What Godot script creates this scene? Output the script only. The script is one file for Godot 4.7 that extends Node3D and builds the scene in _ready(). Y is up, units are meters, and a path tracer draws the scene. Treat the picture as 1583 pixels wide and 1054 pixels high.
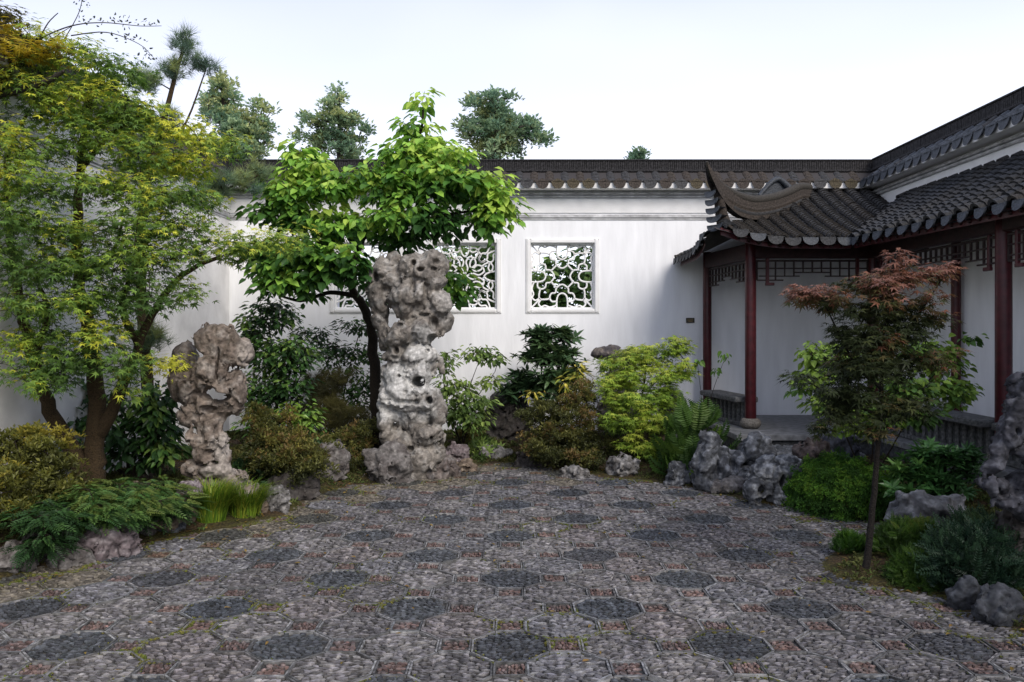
extends Node3D
# A walled scholar's garden courtyard: pebble-mosaic paving, limestone scholar's rocks, shrubs and a tiled gallery.
# Distances in metres, camera at the origin's x and z, looking along -z.  at() / ground_at() turn surveyed bearings into places.

const FOCAL := 1260.0
const EYE := 1.6
const BACK := 11.6          # front face of the back wall
const LEFT := -4.02         # inner face of the left wall
const RIGHT := 5.10         # inner face of the right wall
const PLAT := 0.412         # gallery floor

var rng := RandomNumberGenerator.new()
var counts := {}
var offsets := 0
var M := {}
var leaf_mesh := {}
var noise_bed := FastNoiseLite.new()


func at(px: float, py: float, d: float) -> Vector3:
	return Vector3((px - 791.5) / FOCAL * d, EYE - (py - 512.0) / FOCAL * d, -d)


func ground_at(px: float, py: float, h := 0.0) -> Vector3:
	return at(px, py, (EYE - h) * FOCAL / (py - 512.0))


func numbered(parent: Node, called: String) -> String:
	var key := str(parent.get_instance_id()) + called
	var n: int = counts.get(key, 0)
	counts[key] = n + 1
	return called if n == 0 else "%s_%03d" % [called, n]


func put(called: String, mesh: Mesh, material: Material, parent: Node = self) -> MeshInstance3D:
	var o := MeshInstance3D.new()
	o.mesh = mesh
	if material:
		o.material_override = material
	o.name = numbered(parent, called)
	parent.add_child(o, true)
	return o


func tag(o: Node, label: String, category: String, group := "") -> Node:
	o.set_meta("label", label)
	o.set_meta("category", category)
	if group != "":
		o.set_meta("group", group)
	return o


func thing(called: String, label: String, category: String, where := Vector3.ZERO, group := "") -> Node3D:
	var o := Node3D.new()
	o.name = numbered(self, called)
	add_child(o, true)
	o.position = where
	tag(o, label, category, group)
	return o


func structure(o: Node) -> Node:
	o.set_meta("kind", "structure")
	return o


func stuff(o: Node) -> Node:
	o.set_meta("kind", "stuff")
	return o


func rr(a: float, b: float) -> float:
	return rng.randf_range(a, b)


# ---- a small mesh builder: flat faces own their corners, tubes share theirs; faces are given anticlockwise -----------------
class Shape:
	var v := PackedVector3Array()
	var n := PackedVector3Array()
	var c := PackedColorArray()
	var ix := PackedInt32Array()
	var tint := Color.WHITE

	func tri(a: Vector3, b: Vector3, d: Vector3) -> void:
		var nn := (b - a).cross(d - a).normalized()
		var k := v.size()
		v.push_back(a); v.push_back(b); v.push_back(d)
		n.push_back(nn); n.push_back(nn); n.push_back(nn)
		c.push_back(tint); c.push_back(tint); c.push_back(tint)
		ix.push_back(k); ix.push_back(k + 2); ix.push_back(k + 1)

	func quad(a: Vector3, b: Vector3, d: Vector3, e: Vector3) -> void:
		var nn := (d - a).cross(e - b).normalized()
		var k := v.size()
		for p in [a, b, d, e]:
			v.push_back(p); n.push_back(nn); c.push_back(tint)
		ix.append_array([k, k + 2, k + 1, k, k + 3, k + 2])

	func vert(p: Vector3, nn: Vector3) -> int:
		v.push_back(p); n.push_back(nn); c.push_back(tint)
		return v.size() - 1

	func face(a: int, b: int, d: int) -> void:
		ix.push_back(a); ix.push_back(d); ix.push_back(b)

	# a box with chamfered edges
	func box(at: Vector3, size: Vector3, bevel := 0.008, basis := Basis()) -> void:
		var h := size * 0.5
		var e := minf(bevel, minf(h.x, minf(h.y, h.z)) * 0.6)
		var p := func(x: float, y: float, z: float) -> Vector3: return at + basis * Vector3(x, y, z)
		if e <= 0.0005:
			for s in [-1.0, 1.0]:
				quad(p.call(s * h.x, -h.y, s * h.z), p.call(s * h.x, -h.y, -s * h.z), p.call(s * h.x, h.y, -s * h.z), p.call(s * h.x, h.y, s * h.z))
				quad(p.call(-h.x, s * h.y, s * h.z), p.call(h.x, s * h.y, s * h.z), p.call(h.x, s * h.y, -s * h.z), p.call(-h.x, s * h.y, -s * h.z))
				quad(p.call(-s * h.x, -h.y, s * h.z), p.call(s * h.x, -h.y, s * h.z), p.call(s * h.x, h.y, s * h.z), p.call(-s * h.x, h.y, s * h.z))
			return
		var i := h - Vector3(e, e, e)
		for s in [-1.0, 1.0]:
			quad(p.call(s * h.x, -i.y, s * i.z), p.call(s * h.x, -i.y, -s * i.z), p.call(s * h.x, i.y, -s * i.z), p.call(s * h.x, i.y, s * i.z))
			quad(p.call(-i.x, s * h.y, s * i.z), p.call(i.x, s * h.y, s * i.z), p.call(i.x, s * h.y, -s * i.z), p.call(-i.x, s * h.y, -s * i.z))
			quad(p.call(-s * i.x, -i.y, s * h.z), p.call(s * i.x, -i.y, s * h.z), p.call(s * i.x, i.y, s * h.z), p.call(-s * i.x, i.y, s * h.z))
		for s in [-1.0, 1.0]:
			for t in [-1.0, 1.0]:
				var f: float = s * t
				_edge(p.call(-i.x, s * h.y, t * i.z), p.call(i.x, s * h.y, t * i.z), p.call(i.x, s * i.y, t * h.z), p.call(-i.x, s * i.y, t * h.z), f < 0)
				_edge(p.call(s * h.x, -i.y, t * i.z), p.call(s * h.x, i.y, t * i.z), p.call(s * i.x, i.y, t * h.z), p.call(s * i.x, -i.y, t * h.z), f > 0)
				_edge(p.call(s * h.x, t * i.y, -i.z), p.call(s * h.x, t * i.y, i.z), p.call(s * i.x, t * h.y, i.z), p.call(s * i.x, t * h.y, -i.z), f < 0)
				for u in [-1.0, 1.0]:
					var a: Vector3 = p.call(s * h.x, t * i.y, u * i.z)
					var b: Vector3 = p.call(s * i.x, t * h.y, u * i.z)
					var d: Vector3 = p.call(s * i.x, t * i.y, u * h.z)
					if f * u > 0: tri(a, b, d)
					else: tri(a, d, b)

	func _edge(a: Vector3, b: Vector3, d: Vector3, e: Vector3, flip: bool) -> void:
		if flip: quad(a, b, d, e)
		else: quad(e, d, b, a)

	# a smooth tube along a path with a radius at each point
	func tube(path: PackedVector3Array, radii: PackedFloat32Array, sides := 6, cap := true) -> void:
		var m := path.size()
		if m < 2: return
		var up := Vector3.UP
		var first := v.size()
		for i in m:
			var t := (path[mini(i + 1, m - 1)] - path[maxi(i - 1, 0)]).normalized()
			if absf(t.dot(up)) > 0.95: up = Vector3.RIGHT if absf(t.x) < 0.8 else Vector3.FORWARD
			var s := t.cross(up).normalized()
			up = s.cross(t).normalized()
			for k in sides:
				var a := TAU * k / sides
				var o := s * cos(a) + up * sin(a)
				vert(path[i] + o * radii[i], o)
		for i in m - 1:
			for k in sides:
				var a := first + i * sides + k
				var b := first + i * sides + (k + 1) % sides
				face(a, b + sides, b)
				face(a, a + sides, b + sides)
		if cap:
			for e in [0, m - 1]:
				var mid := vert(path[e], (path[0] - path[1]).normalized() if e == 0 else (path[m - 1] - path[m - 2]).normalized())
				for k in sides:
					var a: int = first + e * sides + k
					var b: int = first + e * sides + (k + 1) % sides
					if e == 0: face(mid, a, b)
					else: face(mid, b, a)

	# a shape turned on an upright axis: profile of (radius, height)
	func lathe(at: Vector3, profile: Array, sides := 16) -> void:
		var first := v.size()
		var m := profile.size()
		for i in m:
			var p: Vector2 = profile[i]
			var d: Vector2 = (profile[mini(i + 1, m - 1)] - profile[maxi(i - 1, 0)]).normalized()
			for k in sides:
				var a := TAU * k / sides
				vert(at + Vector3(cos(a) * p.x, p.y, sin(a) * p.x), Vector3(cos(a) * d.y, -d.x, sin(a) * d.y).normalized())
		for i in m - 1:
			for k in sides:
				var a := first + i * sides + k
				var b := first + i * sides + (k + 1) % sides
				face(a, b + sides, b)
				face(a, a + sides, b + sides)

	# a flat outline (anticlockwise seen from +axis) pulled out along axis
	func prism(outline: PackedVector3Array, pull: Vector3) -> void:
		var m := outline.size()
		for i in m:
			var a := outline[i]
			var b := outline[(i + 1) % m]
			quad(a, b, b + pull, a + pull)
		var flat := PackedVector2Array()
		var x := (outline[1] - outline[0]).normalized()
		var z := pull.normalized()
		var y := z.cross(x)
		for q in outline:
			flat.push_back(Vector2((q - outline[0]).dot(x), (q - outline[0]).dot(y)))
		var t := Geometry2D.triangulate_polygon(flat)
		for k in range(0, t.size(), 3):
			var a := outline[t[k]]
			var b := outline[t[k + 1]]
			var d := outline[t[k + 2]]
			if (b - a).cross(d - a).dot(z) < 0:
				var s := b; b = d; d = s
			tri(a + pull, b + pull, d + pull)
			tri(a, d, b)

	func done() -> ArrayMesh:
		var arrays := []
		arrays.resize(Mesh.ARRAY_MAX)
		arrays[Mesh.ARRAY_VERTEX] = v
		arrays[Mesh.ARRAY_NORMAL] = n
		arrays[Mesh.ARRAY_COLOR] = c
		arrays[Mesh.ARRAY_INDEX] = ix
		var m := ArrayMesh.new()
		m.add_surface_from_arrays(Mesh.PRIMITIVE_TRIANGLES, arrays)
		return m


func path_of(points: Array, steps := 5) -> PackedVector3Array:      # a Catmull-Rom curve through the points
	var out := PackedVector3Array()
	var m := points.size()
	for i in m - 1:
		var a: Vector3 = points[maxi(i - 1, 0)]
		var b: Vector3 = points[i]
		var d: Vector3 = points[i + 1]
		var e: Vector3 = points[mini(i + 2, m - 1)]
		for k in steps:
			out.push_back(b.cubic_interpolate(d, a, e, float(k) / steps))
	out.push_back(points[m - 1])
	return out


func taper(m: int, a: float, b: float) -> PackedFloat32Array:
	var r := PackedFloat32Array()
	for i in m:
		r.push_back(lerpf(a, b, pow(float(i) / maxi(m - 1, 1), 0.8)))
	return r


# ---- materials ------------------------------------------------------------------------------------------------------------
func grain(freq: float, dark: float, seed_: int, kind := FastNoiseLite.TYPE_SIMPLEX_SMOOTH, octaves := 5, size := 512, ridged := false) -> NoiseTexture2D:
	var f := FastNoiseLite.new()
	f.noise_type = kind
	f.frequency = freq
	f.seed = seed_
	f.fractal_octaves = octaves
	f.fractal_type = FastNoiseLite.FRACTAL_RIDGED if ridged else FastNoiseLite.FRACTAL_FBM
	if kind == FastNoiseLite.TYPE_CELLULAR:
		f.cellular_return_type = FastNoiseLite.RETURN_DISTANCE
	var g := Gradient.new()
	g.set_color(0, Color(dark, dark, dark))
	g.set_color(1, Color.WHITE)
	var t := NoiseTexture2D.new()
	t.width = size; t.height = size
	t.seamless = true
	t.noise = f
	t.color_ramp = g
	return t


# a height map in floating point, smoothed so that eight bit steps do not show as terraces
func relief(freq: float, seed_: int, kind := FastNoiseLite.TYPE_SIMPLEX_SMOOTH, octaves := 5, ridged := false) -> ImageTexture:
	var f := FastNoiseLite.new()
	f.noise_type = kind
	f.frequency = freq
	f.seed = seed_
	f.fractal_octaves = octaves
	f.fractal_type = FastNoiseLite.FRACTAL_RIDGED if ridged else FastNoiseLite.FRACTAL_FBM
	if kind == FastNoiseLite.TYPE_CELLULAR:
		f.cellular_return_type = FastNoiseLite.RETURN_DISTANCE
	var im := f.get_seamless_image(1024, 1024, false, false, 0.1, true)
	im.convert(Image.FORMAT_RF)
	im.resize(384, 384, Image.INTERPOLATE_LANCZOS)
	im.resize(768, 768, Image.INTERPOLATE_CUBIC)
	return ImageTexture.create_from_image(im)


func surface(linear: Color, rough: float, tex: Texture2D = null, scale := 1.0, bump: Texture2D = null, bump_cm := 0.0, vertex := false) -> StandardMaterial3D:
	var m := StandardMaterial3D.new()
	m.albedo_color = linear.linear_to_srgb()
	m.roughness = rough
	m.metallic_specular = 0.4
	m.vertex_color_use_as_albedo = vertex
	m.cull_mode = BaseMaterial3D.CULL_DISABLED
	if tex:
		m.albedo_texture = tex
	if bump:
		m.heightmap_enabled = true
		m.heightmap_texture = bump
		m.heightmap_scale = bump_cm
	if tex or bump:
		m.uv1_triplanar = true
		m.uv1_world_triplanar = true
		m.uv1_scale = Vector3(scale, scale, scale)
		offsets += 1
		m.uv1_offset = Vector3(0.37, 0.21, 0.53) * offsets
	return m


func leaf_surface(rough: float, through: float) -> StandardMaterial3D:
	var m := StandardMaterial3D.new()
	m.albedo_color = Color.WHITE
	m.vertex_color_use_as_albedo = true
	m.roughness = rough
	m.metallic_specular = 0.4
	m.cull_mode = BaseMaterial3D.CULL_DISABLED
	m.backlight_enabled = true
	m.backlight = Color(through, through, through).linear_to_srgb()
	return m


func make_materials() -> void:
	var soft := grain(0.008, 0.62, 11, FastNoiseLite.TYPE_SIMPLEX_SMOOTH, 5, 1024)
	var fine := grain(0.03, 0.45, 12, FastNoiseLite.TYPE_SIMPLEX_SMOOTH, 5, 512)
	var rough_grain := grain(0.02, 0.30, 13, FastNoiseLite.TYPE_SIMPLEX_SMOOTH, 6, 1024)
	var bark := grain(0.03, 0.25, 15, FastNoiseLite.TYPE_SIMPLEX_SMOOTH, 5, 512, true)
	var fine_h := relief(0.015, 12)
	var grain_h := relief(0.012, 13)
	var pits_h := relief(0.012, 14, FastNoiseLite.TYPE_CELLULAR, 3)
	var bark_h := relief(0.015, 15, FastNoiseLite.TYPE_SIMPLEX_SMOOTH, 5, true)
	var plaster_stain := grain(0.006, 0.935, 21, FastNoiseLite.TYPE_SIMPLEX_SMOOTH, 6, 1024)
	M.plaster = surface(Color(0.875, 0.885, 0.90), 0.92, plaster_stain, 0.30, fine_h, 0.25)
	M.plaster.uv1_scale = Vector3(0.75, 0.13, 0.75)
	M.trim = surface(Color(0.84, 0.84, 0.83), 0.85, plaster_stain, 0.6, fine_h, 0.10)
	M.grey_trim = surface(Color(0.73, 0.735, 0.74), 0.9, soft, 0.6, fine_h, 0.2)
	M.left_plaster = surface(Color(0.88, 0.868, 0.845), 0.92, grain(0.006, 0.86, 22, FastNoiseLite.TYPE_SIMPLEX_SMOOTH, 6, 1024), 0.30, fine_h, 0.3)
	M.tile = surface(Color(0.085, 0.085, 0.088), 0.75, rough_grain, 1.3, fine_h, 0.35)
	M.tile_pale = surface(Color(0.085, 0.087, 0.09), 0.8, rough_grain, 1.7, fine_h, 0.35)
	M.tile_blue = surface(Color(0.095, 0.11, 0.13), 0.6, rough_grain, 2.1, fine_h, 0.3)
	M.tile_moss = surface(Color(0.14, 0.115, 0.07), 0.9, rough_grain, 2.0, fine_h, 0.5)
	M.tile_brown = surface(Color(0.105, 0.085, 0.07), 0.9, rough_grain, 1.6, fine_h, 0.4)
	M.ridge_cap = surface(Color(0.055, 0.052, 0.055), 0.85, rough_grain, 1.1, fine_h, 0.4)
	M.ridge_plaster = surface(Color(0.095, 0.085, 0.070), 0.85, rough_grain, 2.3, fine_h, 0.4)
	M.tile_under = surface(Color(0.04, 0.036, 0.036), 0.9)
	M.tile_row = surface(Color(0.10, 0.098, 0.096), 0.75, rough_grain, 1.7, fine_h, 0.3, true)
	M.tile_row_b = surface(Color(0.112, 0.10, 0.088), 0.8, rough_grain, 2.3, fine_h, 0.3, true)
	M.tile_row_c = surface(Color(0.083, 0.087, 0.094), 0.7, rough_grain, 1.2, fine_h, 0.3, true)
	M.lacquer = surface(Color(0.085, 0.013, 0.018), 0.38, soft, 1.1, fine_h, 0.08)
	M.lacquer_dark = surface(Color(0.045, 0.016, 0.016), 0.55, soft, 1.3, fine_h, 0.1)
	M.fretwork = surface(Color(0.028, 0.016, 0.015), 0.6)
	M.bench = surface(Color(0.20, 0.205, 0.205), 0.8, fine, 1.2, fine_h, 0.3)
	M.bench_dark = surface(Color(0.11, 0.115, 0.12), 0.85, fine, 1.2, fine_h, 0.3)
	M.floor_stone = surface(Color(0.27, 0.275, 0.28), 0.6, soft, 0.9, fine_h, 0.2)
	M.base_stone = surface(Color(0.33, 0.30, 0.26), 0.85, fine, 2.0, fine_h, 0.4)
	M.plaque = surface(Color(0.035, 0.03, 0.022), 0.35)
	M.brass = surface(Color(0.30, 0.22, 0.09), 0.4)
	M.brass.metallic = 0.7
	M.soil = surface(Color(0.15, 0.14, 0.125), 0.95, rough_grain, 1.6, grain_h, 2.5, true)
	M.mortar = surface(Color(0.10, 0.095, 0.085), 0.95, rough_grain, 0.8, fine_h, 0.8)
	M.paver = []
	for k in 6:
		M.paver.append(surface([Color(1.62, 1.62, 1.64), Color(1.85, 1.84, 1.86), Color(1.4, 1.4, 1.45), Color(1.60, 1.48, 1.18), Color(1.66, 1.58, 1.60), Color(1.5, 1.55, 1.66)][k], 0.78, rough_grain, [0.9, 0.75, 1.1, 0.95, 0.83, 1.02][k], fine_h, 0.25, true))
		M.paver[k].metallic_specular = 0.45
	M.rock = surface(Color(1.12, 1.12, 1.12), 0.9, fine, 1.3, pits_h, 1.2, true)
	M.rock_smooth = surface(Color(1.2, 1.2, 1.2), 0.85, fine, 1.2, grain_h, 0.9, true)
	M.bark = surface(Color(0.115, 0.075, 0.035), 0.9, bark, 3.0, bark_h, 1.2)
	M.bark_dark = surface(Color(0.05, 0.036, 0.024), 0.9, bark, 3.0, bark_h, 1.2)
	M.trunk_dark = surface(Color(0.028, 0.022, 0.018), 0.9, bark, 3.0, bark_h, 0.8)
	M.bark_grey = surface(Color(0.09, 0.075, 0.06), 0.9, bark, 3.0, bark_h, 1.2)
	M.leaf = leaf_surface(0.5, 0.75)
	M.leaf_gloss = leaf_surface(0.32, 0.4)
	M.needle = leaf_surface(0.6, 0.35)
	M.moss = leaf_surface(0.85, 0.3)


# ---- walls ---------------------------------------------------------------------------------------------------------------
const TOP := 4.05

# A tiled coping along a wall.  Local axes: x along the wall (0..length), z out of the wall's face towards the courtyard, y up.
func coping(wall: Node3D, length: float, tile_from: float, tile_to: float, blue: bool, past := 0.0) -> void:
	var cap := Shape.new()
	var x := -past
	# upright tiles stacked on edge along the ridge
	while x < length + past:
		var w := minf(rr(0.027, 0.036), length + past - x)
		cap.box(Vector3(x + w * 0.5, 3.965 + rr(-0.003, 0.003), -0.17), Vector3(w - 0.003, 0.13, 0.30 + rr(-0.006, 0.006)), 0.004)
		x += w
	cap.box(Vector3(length * 0.5, 3.965, -0.17), Vector3(length + past * 2.0 - 0.02, 0.12, 0.27), 0)
	put("ridge_tiles", cap.done(), M.ridge_cap, wall)
	var top := Shape.new()
	top.box(Vector3(length * 0.5, 4.040, -0.17), Vector3(length + past * 2.0, 0.022, 0.33), 0.006)
	top.box(Vector3(length * 0.5, 3.884, -0.17), Vector3(length + past * 2.0, 0.032, 0.36), 0.008)
	put("ridge_board", top.done(), M.ridge_cap, wall)
	# bed of the tiles, sloping out
	var bed := Shape.new()
	var prof := PackedVector3Array([Vector3(0, 3.868, -0.02), Vector3(0, 3.69, -0.02), Vector3(0, 3.684, 0.20), Vector3(0, 3.70, 0.21)])
	bed.prism(prof, Vector3(length, 0, 0))
	put("tile_bed", bed.done(), M.tile_under, wall)
	var fill := Shape.new()
	fill.box(Vector3(length * 0.5, 3.637, 0.11), Vector3(length, 0.085, 0.22), 0.006)
	put("eave_plaster", fill.done(), M.trim, wall)
	var pitch := 0.215
	var cover := Shape.new()
	for k in 3:
		var z0 := 0.0 + k * 0.075
		var a := PackedVector3Array()
		for s in 9:
			a.push_back(Vector3(cos(PI * s / 8.0) * (0.070 + 0.003 * k), sin(PI * s / 8.0) * 0.075, 0))
		for s in 8:
			var lo := Vector3(0, 3.80 - (z0 - 0.0) * 0.78, z0)
			var hi := Vector3(0, 3.80 - (z0 + 0.078) * 0.78 + 0.012, z0 + 0.078)
			cover.quad(lo + a[s + 1], lo + a[s], hi + a[s], hi + a[s + 1])
			cover.quad(hi + a[s + 1], hi + a[s], hi + a[s] * 0.7, hi + a[s + 1] * 0.7)
	var cover_mesh := cover.done()
	# the drip tile: a rounded apron hanging under each gutter, dished
	var drip := Shape.new()
	var rim := []
	for s in 13:
		var t := PI * s / 12.0
		rim.append(Vector3(-cos(t) * 0.090, -pow(sin(t), 0.9) * 0.112, 0.012 + 0.012 * sin(t)))
	var thick := Vector3(0, 0.012, -0.018)
	for s in 12:
		drip.tri(Vector3(0, 0.008, 0.0), rim[s], rim[s + 1])
		drip.tri(Vector3(0, 0.008, 0.0) + thick, rim[s + 1] + thick, rim[s] + thick)
		drip.quad(rim[s] + thick, rim[s + 1] + thick, rim[s + 1], rim[s])
	drip.quad(rim[0], Vector3(0, 0.05, -0.005), rim[12], Vector3(0, 0.008, 0.0))
	# the gutter tile behind it
	for s in 6:
		var t0 := PI * s / 6.0
		var t1 := PI * (s + 1) / 6.0
		var b := Vector3(0, 0.17, -0.22)
		drip.quad(Vector3(-cos(t0) * 0.09, 0.0 - sin(t0) * 0.03, 0), Vector3(-cos(t1) * 0.09, 0.0 - sin(t1) * 0.03, 0), b + Vector3(-cos(t1) * 0.09, -sin(t1) * 0.03, 0), b + Vector3(-cos(t0) * 0.09, -sin(t0) * 0.03, 0))
	var drip_mesh := drip.done()
	# the round end of a cover tile
	var n := int((tile_to - tile_from) / pitch)
	for i in n:
		var px := tile_from + (i + 0.5) * pitch
		var pick := rng.randf()
		var mat: Material = M.tile_blue if blue else (M.tile_moss if pick < 0.35 else (M.tile_brown if pick < 0.8 else M.tile))
		var o := put("drip_tile", drip_mesh, mat, wall)
		o.position = Vector3(px, 3.690 + rr(-0.006, 0.006), 0.235 + rr(-0.005, 0.005))
		o.rotation = Vector3(-0.12 + rr(-0.05, 0.05), rr(-0.05, 0.05), rr(-0.05, 0.05))
		pick = rng.randf()
		mat = M.tile_blue if blue and pick < 0.7 else (M.tile_brown if pick < 0.65 else M.tile)
		o = put("cover_tile", cover_mesh, mat, wall)
		o.position = Vector3(px + pitch * 0.5, rr(-0.005, 0.005), 0.012)
		o.rotation = Vector3(0, rr(-0.04, 0.04), 0)
	# mouldings under the tiles
	var trim := Shape.new()
	trim.box(Vector3(length * 0.5, 3.550, 0.032), Vector3(length, 0.030, 0.064), 0.010)
	trim.box(Vector3(length * 0.5, 3.513, 0.020), Vector3(length, 0.036, 0.040), 0.010)
	put("upper_moulding", trim.done(), M.grey_trim, wall)
	var low := Shape.new()
	low.box(Vector3(length * 0.5, 3.235, 0.014), Vector3(length, 0.05, 0.028), 0.010)
	low.box(Vector3(length * 0.5, 3.195, 0.007), Vector3(length, 0.024, 0.014), 0.005)
	put("lower_moulding", low.done(), M.grey_trim, wall)
	var frieze := Shape.new()
	frieze.box(Vector3(length * 0.5, 3.380, 0.008), Vector3(length, 0.20, 0.016), 0.004)
	put("frieze_band", frieze.done(), M.trim, wall)


func lattice(which: int) -> ArrayMesh:
	# curling white plaster bars; u,v in -0.5..0.5 of the opening
	var lines := []
	if which == 0:
		for q in 4:
			var turn := func(p: Vector2) -> Vector2: return p.rotated(q * PI / 2.0)
			var arch := [Vector2(-0.085, -0.5), Vector2(-0.085, -0.37), Vector2(-0.06, -0.29), Vector2(0.0, -0.26), Vector2(0.06, -0.29), Vector2(0.085, -0.37), Vector2(0.085, -0.5)]
			var cloud := [Vector2(-0.09, -0.385), Vector2(-0.16, -0.385), Vector2(-0.195, -0.33), Vector2(-0.17, -0.265), Vector2(-0.105, -0.25), Vector2(-0.09, -0.18), Vector2(0.0, -0.125), Vector2(0.09, -0.18), Vector2(0.105, -0.25), Vector2(0.17, -0.265), Vector2(0.195, -0.33), Vector2(0.16, -0.385), Vector2(0.09, -0.385)]
			var spoke := [Vector2(0.085, -0.175), Vector2(0.13, -0.13), Vector2(0.175, -0.085)]
			var corner := [Vector2(0.09, -0.44), Vector2(0.13, -0.46), Vector2(0.20, -0.475), Vector2(0.27, -0.45), Vector2(0.33, -0.47), Vector2(0.37, -0.42), Vector2(0.34, -0.36), Vector2(0.36, -0.34), Vector2(0.42, -0.37), Vector2(0.47, -0.33), Vector2(0.45, -0.27), Vector2(0.475, -0.20), Vector2(0.46, -0.13), Vector2(0.44, -0.09)]
			var inner := [Vector2(0.19, -0.34), Vector2(0.26, -0.36), Vector2(0.345, -0.355), Vector2(0.355, -0.26), Vector2(0.34, -0.19)]
			var stub := [Vector2(0.355, -0.355), Vector2(0.41, -0.41), Vector2(0.5, -0.5)]
			for l in [arch, cloud, spoke, corner, inner, stub]:
				var t := []
				for p in l:
					t.append(turn.call(p))
				lines.append(t)
	else:
		for q in 4:
			for mirror in [1.0, -1.0]:
				var s1 := [Vector2(0.0, -0.02), Vector2(0.045, -0.12), Vector2(0.02, -0.22), Vector2(0.075, -0.30), Vector2(0.15, -0.27), Vector2(0.17, -0.19), Vector2(0.12, -0.13), Vector2(0.16, -0.08), Vector2(0.25, -0.10), Vector2(0.29, -0.17), Vector2(0.38, -0.21), Vector2(0.44, -0.16), Vector2(0.42, -0.08), Vector2(0.34, -0.04), Vector2(0.30, 0.0)]
				var s2 := [Vector2(0.09, -0.5), Vector2(0.07, -0.42), Vector2(0.12, -0.37), Vector2(0.20, -0.385), Vector2(0.25, -0.33), Vector2(0.22, -0.26), Vector2(0.27, -0.22), Vector2(0.35, -0.27), Vector2(0.36, -0.34), Vector2(0.43, -0.38), Vector2(0.5, -0.40)]
				var s3 := [Vector2(0.20, -0.39), Vector2(0.25, -0.45), Vector2(0.33, -0.45), Vector2(0.36, -0.5)]
				for l in [s1, s2, s3]:
					var t := []
					for p in l:
						t.append(Vector2(p.x * mirror, p.y).rotated(q * PI / 2.0))
					lines.append(t)
	var sh := Shape.new()
	for l in lines:
		var pts := []
		for p in l:
			pts.append(Vector3(p.x * 0.911, p.y * 0.93, 0))
		var path := path_of(pts, 5)
		var m := path.size()
		var left := PackedVector3Array()
		var right := PackedVector3Array()
		for i in m:
			var t := (path[mini(i + 1, m - 1)] - path[maxi(i - 1, 0)]).normalized()
			var s := Vector3(-t.y, t.x, 0) * 0.0115
			left.push_back(path[i] + s)
			right.push_back(path[i] - s)
		var f := Vector3(0, 0, 0.022)
		var e := Vector3(0, 0, 0.006)
		for i in m - 1:
			var ls := (left[i] - right[i]) * 0.2
			var ls1 := (left[i + 1] - right[i + 1]) * 0.2
			sh.quad(right[i] + f + ls, right[i + 1] + f + ls1, left[i + 1] + f - ls1, left[i] + f - ls)
			sh.quad(left[i] + f - ls, left[i + 1] + f - ls1, left[i + 1] + f - e, left[i] + f - e)
			sh.quad(right[i + 1] + f + ls1, right[i] + f + ls, right[i] + f - e, right[i + 1] + f - e)
			sh.quad(left[i + 1] - f, right[i + 1] - f, right[i] - f, left[i] - f)
			sh.quad(left[i] + f - e, left[i + 1] + f - e, left[i + 1] - f, left[i] - f)
			sh.quad(right[i + 1] + f - e, right[i] + f - e, right[i] - f, right[i + 1] - f)
	return sh.done()


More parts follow.
